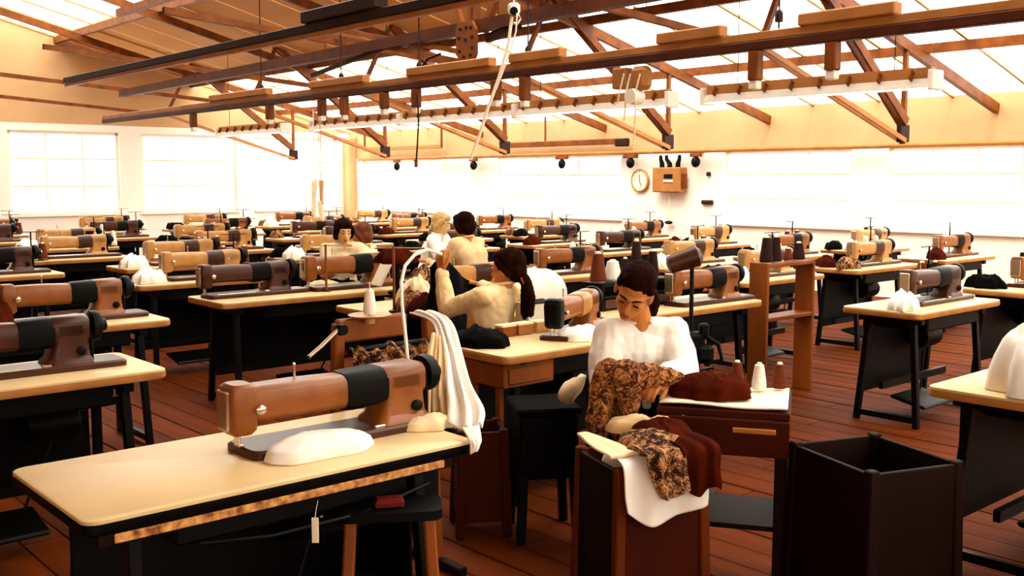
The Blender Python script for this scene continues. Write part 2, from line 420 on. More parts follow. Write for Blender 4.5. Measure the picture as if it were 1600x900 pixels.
names = [(2.4, 'brown steel roof truss high at the right side, nearest the camera'), (5.8, 'brown steel roof truss with long struts right of the grey switch box'),
         (9.2, 'brown steel roof truss whose strut comes down just above the wall clock'), (12.6, 'brown steel roof truss whose strut ends over the window pier'), (16.0, 'brown steel roof truss second from the left end wall'), (19.4, 'farthest brown steel roof truss against the left end wall')]
for k, (v, lb) in enumerate(names):
    o = truss if k == 0 else copy_tree(truss); put(o, W(0, v), TH); o['label'] = lb; o['group'] = 'roof trusses'

# ------------------------------------------------------------------ lattice girder along v with the bolted plate
UG = 5.7
def gp(px, py): return at_u(px, py, UG)
gd = thing('lattice_girder', 'brown steel girder with bolted plate joint under the roof', 'girder', (0, 0, 0), TH)
a, b = gp(487, 96), gp(900, 4); d = (b - a)
zc = (a.z + b.z) / 2
def ch(v, z): return Vector((UG, v, z))
G().bar(ch(15, 2.86), ch(1, 2.98), .09, .1).build('lower_chord', 'steel_mid', gd, 0)
G().bar(ch(15, 4.0), ch(1, 4.0), .09, .1).build('upper_chord', 'steel_brown', gd, 0)
node = gp(740, 66)
for (px, py, w) in ((692, -60, .05), (733, -60, .045), (750, -60, .045), (795, -60, .06)):
    e = gp(px, py); G().bar(gp(740 + (px - 740) * .3, 50), Vector((UG, e.y, min(e.z, 4.0))), w, .05).build('hanger', 'steel_brown', gd, 0)
for (p0, p1) in (((522, 46), (716, 80)), ((512, 55), (720, 96))):
    G().bar(gp(*p0), gp(*p1), .03, .045).build('tie_bar', 'steel_brown', gd, 0)
G().bar(gp(500, 62), gp(487, 58), .04, .05).build('tie_bar', 'steel_brown', gd, 0)
G().bar(gp(600, 75), gp(487, 118), .03, .04).build('tie_bar', 'steel_dark', gd, 0)
G().bar(gp(762, 60), gp(812, 40), .05, .07).build('tie_bar', 'steel_dark', gd, 0)
hw, hh = .135, .165
oc = [(-.6, -1), (.75, -1), (1, -.7), (1, .55), (.6, 1), (-.7, 1), (-1, .7), (-1, -.6)]
pl = G().loft([[Vector((UG - .09 + dd, node.y - x * hw, node.z + z * hh)) for x, z in oc] for dd in (0, .03)]).build('joint_plate', 'steel_brown', gd, 0)
for x, z in ((-.6, .75), (.1, .8), (.6, .75), (.75, .2), (.7, -.4), (.55, -.8), (-.2, -.85), (-.7, -.5), (-.75, .25), (0, .1)):
    G().lathe([(.017, -.012), (.017, 0), (.012, .006)], 8, (UG - .095, node.y - x * hw * .9, node.z + z * hh * .9), Matrix.Rotation(-PI / 2, 3, 'Y')).build('bolt', 'steel_dark', pl)

# ------------------------------------------------------------------ busbar rail with socket boxes
UR, ZR = 5.25, 2.45
rl = thing('busbar_rail', 'long brown power rail with hanging socket boxes crossing the room', 'power rail', (0, 0, 0), TH)
G().box((UR, 7, ZR + .03), (.05, 15, .05), .004).build('rail_body', 'steel_tan', rl, 0)
G().box((UR, 7, ZR - .025), (.07, 15, .055), .006).build('lower_channel', 'steel_mid', rl, 0)
for pa, pb in ((487, 572), (640, 770), (800, 880), (1030, 1130), (330, 420), (1250, 1400)):
    va, vb = at_u(pa, 110, UR).y, at_u(pb, 110, UR).y
    G().box((UR, (va + vb) / 2, ZR + .09), (.09, abs(vb - va), .07), .008).build('cover', 'steel_tan', rl, 0)
for px, h in ((502, .16), (537, .17), (600, .15), (650, .16), (775, .16), (820, .18), (420, .15), (300, .16), (1180, .18), (1300, .16)):
    v = at_u(px, 120, UR).y
    s = G().box((UR, v, ZR - .05 - h / 2), (.07, .075, h), .008).build('socket_box', 'steel_brown', rl)
    G().box((UR, v, ZR - .05 - h - .025), (.055, .06, .05), .006).build('plug', 'plastic_white', s)
v = at_u(990, 110, UR).y
jb = G().box((UR, v + .1, ZR - .14), (.09, .13, .14), .01).box((UR, v - .07, ZR - .15), (.1, .15, .16), .03).build('junction_box', 'box_grey', rl)
G().lathe([(.05, -.05), (.055, 0), (.05, .05)], 16, (UR - .03, v - .04, ZR - .27), Matrix.Rotation(PI / 2, 3, 'Y')).build('plug', 'plastic_white', jb)
for k, px in enumerate((533, 655, 825, 408, 1215)):
    v = at_u(px, 110, UR).y
    g = G().tube([(UR, v, ZR + .06), (UR, v, roof_z(UR) - .02)], .006, 6).lathe([(.025, 0), (.025, .05), (.012, .07)], 10, (UR, v, ZR + .1)); g.build('hanger_rod', 'steel_dark', rl)
# nearest trunking at the top left
tk = thing('cable_trunking', 'dark cable trunking beam running into the top left corner', 'trunking', (0, 0, 0), TH)
UT = 4.6; za = at_u(487, 50, UT).z
G().box((UT, 8.5, za + .03), (.08, 11, .07), .005).build('channel', 'steel_dark', tk, 0)
G().box((UT, 8.5, za - .03), (.05, 11, .04), .005).build('lower_lip', 'steel_tan', tk, 0)
v0, v1 = at_u(480, 30, UT).y, at_u(596, 30, UT).y
G().box((UT, (v0 + v1) / 2, za + .12), (.14, abs(v0 - v1), .1), .01).build('ballast_box', 'steel_dark', tk, 0)

# ------------------------------------------------------------------ fluorescent fittings in a row
UF, ZF = 8.45, 2.4
def make_fitting(Lf=2.35):
    t = thing('strip_light', '', 'strip light')
    G().box((0, 0, .12), (.09, Lf, .1), .008).build('housing', 'steel_tan', t, 0)
    prof = [(-.11, .0), (-.05, .075), (.05, .075), (.11, .0), (.105, -.004), (.045, .066), (-.045, .066), (-.105, -.004)]
    G().loft([[Vector((x, y, z)) for x, z in prof] for y in (-Lf / 2, Lf / 2)]).build('reflector', 'wall_white', t, 0)
    for k in range(8): G().box((-.09, -Lf / 2 + Lf * (k + .5) / 8, .1), (.05, .02, .09), .004, Matrix.Rotation(.5, 3, 'Y')).build('bracket', 'steel_brown', t, 0)
    for s in (-1, 1): G().box((0, s * (Lf / 2 + .02), .06), (.2, .05, .17), .01).build('end_cap', 'plastic_white', t, 0)
    G().tube([(0, -Lf / 2 + .02, .01), (0, Lf / 2 - .02, .01)], .019, 10).build('tube', 'tube', t)
    for s in (-.35, .35): G().tube([(0, s * Lf, .17), (0, s * Lf, roof_z(UF) - ZF - .1)], .005, 6).build('hanger_rod', 'steel_dark', t)
    return t
fit = make_fitting()
for k, (u, v, z, lb) in enumerate(((UF, 8.25, ZF, 'white strip light nearest of the long row, ending beside the wall clock'), (UF, 10.67, ZF, 'white strip light in the middle of the long row below the roof'), (UF, 13.1, ZF, 'white strip light farthest along the row, above the tall left window'),
        (8.45, 5.4, 2.4, 'white strip light right of the row end, over the right tables'), (8.45, 16.4, 2.4, 'white strip light at the far left beyond the row'))):
    o = fit if k == 0 else copy_tree(fit); put(o, W(u, v, z), TH); o['label'] = lb; o['group'] = 'strip lights hung below the roof'

# ------------------------------------------------------------------ pipe, cords and fittings on the back wall
UP = 13.12
pz = (at_u(565, 248, UP).z + at_u(1110, 237, UP).z) / 2
pp = thing('conduit_pipe', 'tan conduit pipe running along the back wall above the windows', 'pipe', (0, 0, 0), TH)
G().tube([(UP, at_u(560, 248, UP).y, pz), (UP, 2.0, pz)], .035, 10).build('pipe', 'steel_tan', pp)
for px in (600, 740, 850, 985, 1087, 1300): G().box((UP + .09, at_u(px, 245, UP).y, pz), (.19, .05, .06), .005).build('pipe_clip', 'steel_brown', pp)
for px, lb in ((620, 'above the left window'), (740, 'above the pier between the windows'), (878, 'above the wide middle window'), (985, 'left of the wall clock'), (1087, 'right of the grey switch box')):
    v = at_u(px, 250, UP).y; t = thing('pipe_spotlight', 'small dark lamp holder under the conduit ' + lb, 'lamp', W(UP, v, pz - .035), TH, 'lamp holders under the conduit')
    G().box((0, 0, -.03), (.08, .3 if px in (878, 985) else .2, .06), .01).build('mount', 'steel_brown', t); G().ball((0, 0, -.14), (.075, .075, .09)).build('lamp_head', 'black', t)
cr = thing('curtain_rail', 'brown rail box with hangers above the left window', 'rail', (0, 0, 0), TH)
va, vb = at_u(570, 232, UP).y, at_u(690, 228, UP).y; z = at_u(630, 231, UP).z
G().box((UP, (va + vb) / 2, z), (.08, abs(va - vb), .09), .01).build('rail', 'steel_tan', cr, 0)
for v in (va, vb): G().tube([(UP, v, z), (UP, v, z + .55)], .025, 6).build('hanger_rod', 'steel_brown', cr)
cr = thing('curtain_rail', 'brown rail box with end bracket above the wide middle window', 'rail', (0, 0, 0), TH)
va, vb = at_u(785, 226, UP).y, at_u(972, 222, UP).y; z = at_u(880, 224, UP).z
G().box((UP, (va + vb) / 2, z), (.08, abs(va - vb), .1), .01).build('rail', 'steel_brown', cr, 0)
G().box((UP, vb, z - .02), (.14, .25, .14), .02).build('bracket', 'steel_dark', cr); G().tube([(UP, at_u(852, 224, UP).y, z), (UP, at_u(852, 224, UP).y, z + .5)], .02, 6).build('hanger_rod', 'steel_brown', cr)
# clock
c = at_u(1001, 282, UB - .02); t = thing('wall_clock', 'round cream wall clock with a pale rim on the white wall', 'clock', W(*c), TH)
RY = Matrix.Rotation(-PI / 2, 3, 'Y')
G().lathe([(.19, -.02), (.2, .03), (.175, .04), (.17, .025), (.001, .025)], 28, (0, 0, 0), RY).build('rim', 'enamel_pale', t)
G().lathe([(.172, .02), (.172, .028)], 28, (0, 0, 0), RY).build('face', 'clock_face', t)
G().bar((-.034, 0, -.01), (-.034, .0, .1), .012, .006).build('hand', 'steel_brown', t); G().bar((-.036, .0, .0), (-.036, -.05, -.1), .012, .006).build('hand', 'steel_brown', t)
for k in range(12):
    a = k * PI / 6; G().box((-.03, math.sin(a) * .15, math.cos(a) * .15), (.006, .012, .012)).build('hour_mark', 'steel_brown', t, 0)
# switch box
c = at_u(1046, 281, UB - .1); sc_ = (at_u(1025, 281, UB - .1).y - at_u(1068, 281, UB - .1).y); hz = at_u(1046, 262, UB - .1).z - at_u(1046, 301, UB - .1).z
t = thing('switch_box', 'brown metal switch box with three conduits on the white wall', 'switch box', W(*c), TH)
G().box((0, 0, 0), (.2, sc_, hz), .015).build('case', 'box_grey', t)
G().box((-.105, -sc_ * .1, hz * .14), (.02, sc_ * .3, hz * .17), .005).build('window', 'black', t, 0); G().box((-.105, -sc_ * .1, -.02), (.02, sc_ * .34, .035), .004).build('name_plate', 'paper', t, 0)
G().box((0, -sc_ * .53, -.02), (.1, .06, hz * .6), .01).build('lever_housing', 'steel_brown', t)
for k, (dy, bend) in enumerate(((.28, .03), (0, .07), (-.3, -.03))):
    G().tube([(0, sc_ * dy, hz / 2 - .01), (0, sc_ * dy, hz / 2 + .06), (0, sc_ * dy + bend, hz / 2 + .14), (0, sc_ * dy + bend, hz / 2 + .2)], [.045, .04, .03, .025], 8).build('conduit', 'black', t)
G().tube([(0, 0, -hz / 2), (.02, .02, -hz / 2 - .3), (.02, .02, -hz / 2 - .45)], .012, 6).build('pull_cord', 'rope', t); G().ball((.02, .02, -hz / 2 - .5), (.05, .08, .03)).build('cord_knob', 'black', t)
for px, py, w, h, lb in ((1105, 316, .22, .07, 'small dark bracket high on the wall right of the switch box'), (1096, 378, .16, .07, 'lower dark bracket on the wall beside the task lamp'), (1107, 272, .07, .07, 'tiny dark knob on the wall near the conduit'), (1108, 380, .07, .1, 'dark wall peg at the far right of the lower bracket')):
    c = at_u(px, py, UB - .03); tag(put(G().box((0, 0, 0), (.06, w, h), .015).box((-.03, 0, 0), (.03, w * .5, h * .5), .01).build('wall_bracket', 'steel_dark'), W(*c), TH), lb, 'bracket', 'dark brackets on the white wall')
# hanging rope, block, cables
t = thing('pulley_block', 'white pulley block hanging at the top of the picture', 'pulley', at_y(803, 14, 7.6))
G().box((0, 0, 0), (.09, .05, .09), .02).build('cheek', 'plastic_white', t); G().tube([(0, 0, .03), (0, 0, .28), (0, 0, 2.0)], .008, 6).build('hanging_cord', 'rope', t); G().lathe([(.03, -.03), (.03, .03)], 12, (0, -.01, -.02), Matrix.Rotation(PI / 2, 3, 'X')).build('sheave', 'black', t)
G().tube([(.02, 0, -.02), (.045, 0, -.07), (.02, 0, -.11), (-.02, 0, -.09)], .01, 6).build('hook', 'chrome', t)
pts = [at_y(*q) for q in ((800, 26, 7.6), (794, 70, 7.6), (780, 120, 7.6), (764, 165, 7.6), (748, 215, 7.6), (735, 250, 7.6))]
tag(G().tube(pts, .012, 8).build('hanging_rope', 'rope'), 'white rope slanting down from the pulley block', 'rope')
pts = [at_y(*q) for q in ((808, 20, 7.5), (806, 50, 7.5), (790, 100, 7.5), (775, 140, 7.5))]
tag(G().tube(pts, .006, 8).build('hanging_rope', 'rope'), 'thin pale cord beside the slanting white rope', 'rope')
c = [at_u(*q, UR - .04) for q in ((652, 148), (654, 190), (652, 230), (650, 255))]
t = thing('hanging_cable', 'dark cable with a small switch hanging below the rail', 'cable', W(*c[-1]), TH); o0 = c[-1]
G().tube([p - o0 for p in c], .007, 6).build('cable', 'black', t); G().box((0, 0, 0), (.03, .03, .07), .008).build('pendant_switch', 'steel_brown', t)
c = [W(*at_u(*q, UG - .15)) for q in ((688, 84), (668, 92), (658, 106), (664, 117), (682, 119))]
tag(G().tube(c, .012, 8).build('cable_loop', 'black'), 'black cable loop beside the bolted plate', 'cable')
for k, (px, ln) in enumerate(((985, 190), (1000, 235), (975, 160))):
    c = [W(*at_u(px + dx, yy, UR - .06)) for dx, yy in ((0, 115), (-6, 140), (-10, ln))]
    tag(G().tube(c, .006, 6).build('pull_rope', 'rope'), ('pale rope dangling to mid height below the junction box', 'longest pale rope dangling below the junction box', 'shortest pale rope dangling left of the junction box')[k], 'rope', 'pale ropes under the junction box')

# ================================================================== SEWING MACHINES AND TABLES
TZ = .78
def rrect(hx, hy, r, n=4):
    out = []
    for cx, cy, a0 in ((hx - r, hy - r, 0), (-hx + r, hy - r, PI / 2), (-hx + r, -hy + r, PI), (hx - r, -hy + r, 1.5 * PI)):
        for k in range(n + 1): a = a0 + PI / 2 * k / n; out.append((cx + r * math.cos(a), cy + r * math.sin(a)))
    return out
def xsec(x, cy, cz, hy, hz, r=.6, n=4): return [Vector((x, cy + a, cz + b)) for a, b in rrect(hy, hz, min(hy, hz) * r, n)]
def make_machine(name, label, body='enamel', band='black', group=None):
    t = thing(name, label, 'sewing machine', group=group)
    G().loft([[Vector((x, y, z)) for x, y in rrect(.40 - dd, .10 - dd, .03)] for z, dd in ((0, 0), (.022, 0), (.03, .008))]).build('bed', 'enamel_dark' if body != 'black' else 'black', t)
    # pillar
    rings = []
    for z, x0, x1, hy in ((.028, .05, .26, .085), (.045, .055, .255, .08), (.06, .07, .25, .068), (.12, .09, .245, .065), (.16, .085, .245, .066), (.2, .08, .245, .066)):
        rings.append([Vector(((x0 + x1) / 2 + a, b, z)) for a, b in rrect((x1 - x0) / 2, hy, .03)])
    G().loft(rings).build('pillar', body, t)
    G().loft([xsec(.07, 0, .175, .062, .056), xsec(.09, 0, .178, .066, .062), xsec(.22, 0, .18, .066, .064), xsec(.245, 0, .18, .06, .056)]).build('pillar_top', body, t)
    G().loft([xsec(-.39, 0, .172, .05, .056), xsec(-.34, 0, .172, .056, .062), xsec(-.2, 0, .172, .058, .062), xsec(-.045, 0, .168, .058, .06)]).build('arm', body, t)
    G().loft([xsec(-.055, 0, .166, .06, .066), xsec(-.03, 0, .166, .064, .07), xsec(.075, 0, .172, .067, .068), xsec(.095, 0, .174, .066, .064)]).build('arm_band', band, t)
    hd = G().loft([[Vector((-.40 + a, b, z)) for a, b in rrect(w, h, .02)] for z, w, h in ((.075, .03, .042), (.09, .042, .05), (.2, .045, .054), (.235, .04, .05), (.245, .03, .04))]).build('head', body, t)
    G().box((-.447, 0, .16), (.012, .07, .13), .004).build('face_plate', 'chrome', hd)
    G().tube([(-.4, 0, .08), (-.4, 0, .035)], .006, 8).build('needle_bar', 'chrome', t)
    G().tube([(-.4, .022, .08), (-.4, .022, .036)], .005, 8).box((-.4, .0, .034), (.02, .04, .006), .002).build('presser_foot', 'chrome', t)
    RX = Matrix.Rotation(PI / 2, 3, 'Y')
    w = G().lathe([(.02, -.03), (.045, -.026), (.066, -.018), (.07, 0), (.066, .018), (.045, .02), (.03, .035), (.028, .05)], 24, (.285, 0, .185), RX).build('hand_wheel', 'black_iron', t)
    G().lathe([(.014, 0), (.014, .012)], 12, (.333, 0, .185), RX).build('wheel_screw', 'chrome', w)
    RF = Matrix.Rotation(PI / 2, 3, 'X')
    G().lathe([(.02, 0), (.02, .014), (.012, .018)], 16, (.2, -.064, .085), RF).build('stitch_dial', 'black', t)
    G().lathe([(.016, 0), (.016, .02), (.01, .024)], 14, (-.36, -.05, .16), RF).build('tension_dial', 'chrome', t)
    G().box((.255, -.03, .1), (.014, .05, .16), .005).build('belt_guard', 'black_iron', t)
    G().tube([(-.2, .02, .23), (-.2, .02, .275)], .004, 6).ball((-.2, .02, .278), .006, 6, 4).build('thread_post', 'chrome', t)
    g = G().box((.13, -.07, .032), (.2, .02, .012), .003).box((-.2, -.09, .031), (.3, .012, .006), .002); g.build('slide_plate', 'chrome', t)
    return t
def make_table(name, label, L=1.2, D=.58, legm='black_iron', top='top_cream', apron=True, group=None, tape=False, box_left=False, motor=True):
    t = thing(name, label, 'table', group=group); hx, hy = L / 2, D / 2
    G().loft([[Vector((x, y, z)) for x, y in rrect(hx - d, hy - d, .04)] for z, d in ((TZ - .012, .0), (TZ - .003, 0), (TZ, .004))]).build('table_top', top, t)
    G().loft([[Vector((x, y, z)) for x, y in rrect(hx + .002 - d, hy + .002 - d, .04)] for z, d in ((TZ - .045, .006), (TZ - .036, 0), (TZ - .013, 0))]).build('top_edge', 'black' if tape else 'top_edge', t)
    if tape:
        G().box((-.03, -hy - .002, TZ - .056), (L - .2, .008, .024), .002).build('measuring_tape', 'tape', t, 0)
        G().box((-.03, -hy + .012, TZ - .058), (L - .12, .02, .034), .003).build('front_batten', 'wood_dark', t, 0)
    g = G()
    for sx in (-1, 1): G().box((sx * (hx - .16), 0, TZ - .07), (.05, D - .1, .05), .004).build('bracket', legm, t, 0)
    for sx in (-1, 1):
        for sy in (-1, 1): G().bar((sx * (hx - .16), sy * (hy - .12), TZ - .06), (sx * (hx - .14), sy * (hy - .06), .0), .04, .04, .004).build('leg', legm, t, 0)
        G().bar((sx * (hx - .15), -hy + .06, .05), (sx * (hx - .15), hy - .06, .05), .03, .04).build('foot_bar', legm, t, 0)
    G().bar((-hx + .15, .05, .25), (hx - .15, .05, .25), .03, .05).build('stretcher', legm, t, 0)
    G().box((0, hy - .07, .43), (L - .36, .012, .5), .003).build('shade_panel', 'black', t, 0)  # black sheet added to hide the floor and darken the underside
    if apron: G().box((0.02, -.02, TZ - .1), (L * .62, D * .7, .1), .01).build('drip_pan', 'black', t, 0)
    if motor:
        m = G().lathe([(.03, -.13), (.085, -.12), (.09, 0), (.085, .1), (.04, .12), (.04, .15)], 16, (hx * .4, .1, TZ - .26), Matrix.Rotation(PI / 2, 3, 'Y')).build('motor', 'black_iron', t)
        G().box((hx * .4, .1, TZ - .14), (.06, .1, .1), .01).build('motor_bracket', 'black_iron', m)
        G().box((-.05, -.04, .12), (.42, .26, .025), .01, Matrix.Rotation(.2, 3, 'X')).build('treadle', 'black_iron', t, 0)
        G().tube([(.1, .05, .13), (hx * .4, .1, TZ - .34)], .007, 6).build('pitman_rod', 'black_iron', t)
    if box_left:
        b = G().box((-hx + .2, -hy + .26, TZ - .115), (.34, .42, .115), .006).build('drawer_box', 'wood', t, 0)
        G().box((-hx + .2, -hy + .046, TZ - .115), (.28, .012, .08), .004).build('drawer', 'wood', b, 0)
        for dy in (-.1, .1): G().box((-hx + .08, -hy + .24 + dy, TZ - .3), (.035, .035, .26), .005).build('drawer_support', 'wood', b, 0)
    return t
def make_stand(name, label, group=None, h=.42):
    t = thing(name, label, 'thread stand', group=group)
    G().lathe([(.05, 0), (.05, .008), (.02, .016), (.01, .02)], 14).build('base', 'black_iron', t)
    G().tube([(0, 0, .01), (0, 0, h)], .007, 8).build('pole', 'black_iron', t)
    G().tube([(-.11, 0, .09), (.11, 0, .09)], .006, 6).build('cross_arm', 'black_iron', t)
    for s in (-1, 1):
        p = G().lathe([(.045, .09), (.05, .094), (.045, .1)], 16, (s * .1, 0, 0)).build('spool_plate', 'black_iron', t); G().tube([(s * .1, 0, .095), (s * .1, 0, .26)], .003, 6).build('pin', 'chrome', p)
    G().tube([(-.12, 0, h), (.12, 0, h)], .004, 6).build('guide_bar', 'black_iron', t)
    return t
def make_cone(name, label, m='thread_white', group=None, h=.17, r=.042):
    t = thing(name, label, 'thread cone', group=group)
    G().lathe([(r * .9, .004), (r, .012), (r * .98, .03), (r * .62, h * .9), (r * .5, h * .93)], 18).build('thread', m, t)
    G().lathe([(r * .85, 0), (r * .86, .006), (r * .4, .007)], 14).build('base_ring', 'paper', t); G().lathe([(r * .42, h * .9), (r * .3, h), (r * .22, h)], 14).build('tube_tip', 'paper', t)
    return t

# ---- the front left table
T1u, T1v = 1.46, 2.87
t1 = put(make_table('sewing_table', 'cream topped sewing table with a measuring tape edge in the left foreground', 1.25, .64, 'black_iron', tape=True), W(T1u, T1v), TH)
g = G().box((.33, .03, TZ - .17), (.5, .44, .16), .01); g.build('knee_cabinet', 'black', t1, 0); G().box((0, .2, .36), (1.0, .014, .66), .003).build('shade_back_panel', 'black', t1, 0); G().box((.5, .04, .36), (.014, .34, .66), .003).build('shade_end_panel', 'black', t1, 0)  # black back and end panels added to make the space below dark
for x, z in ((.50, .60), (.35, .57), (.12, .60)): G().ball((x, -.193, z), (.008, .006, .008), 8, 6).build('screw', 'chrome', t1)
G().tube([(.46, -.29, .66), (.2, -.31, .625), (-.1, -.3, .62), (-.3, -.25, .63)], .006, 6).build('rod', 'black_iron', t1)
m1 = put(make_machine('sewing_machine', 'large brown industrial sewing machine with black arm band in the left foreground'), W(1.83, 2.88, TZ), TH, 1.04); m1.scale = (1.04, 1.04, .93)
# white cloth on the front of the table
c = at_z(520, 708, TZ); o = tag(put(heap_geo(.2, .1, .05, 3.3, .15, 44, 14, .5, .5).build('white_cloth', 'white_cloth', smooth=60), c + Vector((-.05, 0, .001)), TH), 'white cloth lying on the front edge of the foreground table', 'cloth')
# white rod rising from behind the machine
c = [at_y(*q) for q in ((638, 572, 3.62), (633, 520, 3.66), (628, 475, 3.72), (627, 440, 3.76), (633, 415, 3.8), (648, 398, 3.85), (668, 390, 3.9), (690, 397, 3.95))]
base = Vector((c[0].x, c[0].y, TZ)); t = thing('thread_guide', 'white bent thread guide rod curving up behind the foreground machine', 'thread guide', base)
G().tube([Vector((0, 0, .0))] + [p - base for p in c], .0065, 8).build('bent_rod', 'plastic_white', t); G().lathe([(.03, 0), (.03, .01), (.012, .02)], 14).build('base', 'black_iron', t)
# low rack with printed fabric behind the machine
RV = 3.36
ra, rb = at_v(512, 520, RV), at_v(682, 505, RV)
rk = thing('wooden_rack', 'low wooden rack draped with printed fabric behind the foreground machine', 'rack', W((ra.x + rb.x) / 2, RV, 0), TH)
hw_ = (rb.x - ra.x) / 2; zt_ = 1.10
G().box((-.06, 0, zt_ - .05), (hw_ * 1.25, .035, .09), .008).build('top_rail', 'wood', rk)
for s in (-1, 1):
    G().bar((s * hw_ * .82, 0, zt_ - .02), (s * hw_ * .98, 0, 0), .04, .045, .006).build('post', 'wood', rk); G().box((s * hw_ * .98, 0, .02), (.05, .35, .04), .006).build('foot', 'wood_dark', rk)
G().bar((-hw_ * .93, 0, .35), (hw_ * .93, 0, .35), .03, .04).build('lower_rail', 'wood', rk)
G().lathe([(.02, -.02), (.024, 0), (.02, .02)], 12, (-hw_ * .84, -.03, zt_ - .04), Matrix.Rotation(PI / 2, 3, 'X')).build('clamp_knob', 'black', rk)
G().tube([(-hw_ * .84, -.03, zt_ - .03), (-hw_ * 1.25, -.06, zt_ - .09), (-hw_ * 1.5, -.08, zt_ - .12)], .008, 8).build('side_arm', 'chrome', rk)
G().tube([(-hw_ * .8, -.06, zt_ - .12), (hw_ * .9, -.06, zt_ - .12)], .012, 8).build('front_rail', 'black_iron', rk)
o = W((ra.x + rb.x) / 2, RV, 0)
def rows_local(): 
    out = []
    for k, (dy, z) in enumerate(((.0, zt_ - .15), (-.055, zt_ - .11), (-.085, zt_ - .14), (-.1, .9), (-.095, .80))):
        out.append([(x, dy, z - (.015 if i % 2 else 0)) for i, x in enumerate((-.2, -.1, 0, .1, .2, .3))])
    return out
pf = tag(put(drape(rows_local(), 20, 60, .014, 7, 4.2, 'printed_fabric', 'print_floral'), o, TH), 'brown printed fabric hanging in folds from the low rack', 'fabric')
# plate with spool on the rack
c = at_y(578, 494, 3.93); c.z = zt_ + .005
ts = thing('spool_plate', 'round tan spool plate on top of the low rack', 'spool holder', c - Vector((0, 0, .02)))
G().lathe([(.02, -.01), (.02, .01), (.075, .016), (.085, .024), (.08, .026), (.01, .02)], 24).build('plate', 'enamel_pale', ts); G().tube([(0, 0, .02), (0, 0, .15)], .004, 6).build('pin', 'chrome', ts)
sp = put(make_cone('thread_cone', 'white thread spool on the round plate of the low rack', 'thread_white', h=.1, r=.026), c + Vector((0, 0, .006)))
# white cloth falling over the right end of the rack and of the table
def A(px, py, y): return at_y(px, py, y)
rows = [[A(640, 488, 4.22), A(660, 486, 4.18), A(684, 488, 4.12), A(698, 496, 4.05)], [A(676, 504, 4.05), A(687, 505, 4.02), A(700, 509, 3.97), A(712, 518, 3.95)], [A(688, 548, 3.85), A(699, 549, 3.82), A(711, 553, 3.8), A(725, 560, 3.8)],
        [A(694, 592, 3.68), A(706, 593, 3.64), A(722, 597, 3.62), A(738, 600, 3.62)], [A(698, 632, 3.56), A(714, 636, 3.5), A(735, 640, 3.46), A(756, 640, 3.47)], [A(700, 662, 3.46), A(716, 668, 3.4), A(736, 672, 3.34), A(752, 665, 3.36)]]
tag(drape(rows, 46, 46, .014, 3.2, 8.8, 'draped_cloth', 'white_cloth', solid=.008), 'white cloth draped from the low rack over the end of the foreground table', 'cloth')
rows2 = [[A(676, 520, 3.95), A(682, 522, 3.95), A(688, 526, 3.92), A(694, 530, 3.9)], [A(664, 575, 3.75), A(678, 575, 3.76), A(690, 577, 3.72), A(703, 580, 3.68)], [A(662, 620, 3.62), A(676, 624, 3.62), A(692, 628, 3.58), A(706, 630, 3.56)], [A(664, 652, 3.56), A(680, 660, 3.54), A(698, 666, 3.5), A(710, 668, 3.48)]]
tag(drape(rows2, 16, 40, .012, 4.2, 3.1, 'shaded_folds', 'tan_shirt', solid=.006), 'tan cloth standing for shaded white folds beside the hand wheel of the foreground machine', 'cloth')  # shade of the white cloth's folds, coloured in as a separate tan cloth
rows = [[A(722, 668, 3.3), A(736, 668, 3.3), A(748, 664, 3.34)], [A(734, 690, 3.24), A(743, 690, 3.24), A(751, 684, 3.27)], [A(735, 710, 3.24), A(742, 706, 3.24), A(747, 700, 3.26)]]
tag(drape(rows, 14, 12, .004, 1, 2.2, 'cloth_tail', 'white_cloth', solid=.006), 'narrow white cloth end hanging off the corner of the foreground table', 'cloth')
tag(put(heap_geo(.1, .06, .03, 6.1, .3, 30, 10).build('cloth_scrap', 'cream_cloth', smooth=60), at_z(668, 668, TZ) + Vector((0, 0, .001)), .4), 'crumpled cream cloth scrap at the foot of the foreground machine', 'cloth')
# stool and tag under the front table
c = at_y(610, 850, 3.08); c.z = 0
st = thing('wooden_stool', 'dark stool with orange brown wooden legs pushed under the foreground table', 'stool', c, .12)
G().loft([[Vector((x, y, z)) for x, y in rrect(.16, .085, .04)] for z in (.60, .63)]).build('seat', 'black', st)
for sx, sy in ((-1, -1), (1, -1), (-1, 1), (1, 1)): G().bar((sx * .118, sy * .06, .61), (sx * .155, sy * .11, 0), .042, .036, .006).build('leg', 'wood', st)
G().bar((-.14, -.115, .2), (.14, -.115, .2), .02, .03).build('stretcher', 'wood', st)
c = at_y(493, 852, 2.88); tag(put(G().box((0, 0, .045), (.02, .004, .075), .001).tube([(0, 0, .08), (0, .02, .1), (0, .05, .118)], .001, 5).build('paper_tag', 'paper', smooth=0), c, 0), 'small cream paper tag hanging under the foreground table', 'tag')
c0_ = st.location.copy()
tag(put(G().box((0, 0, .012), (.09, .06, .02), .004).box((0, 0, .023), (.08, .05, .008), .003).build('oil_tin', 'red', smooth=0), c0_ + Vector((.0, -.02, .631)), .2), 'flat dark red tin lying on the stool under the foreground table', 'tin')

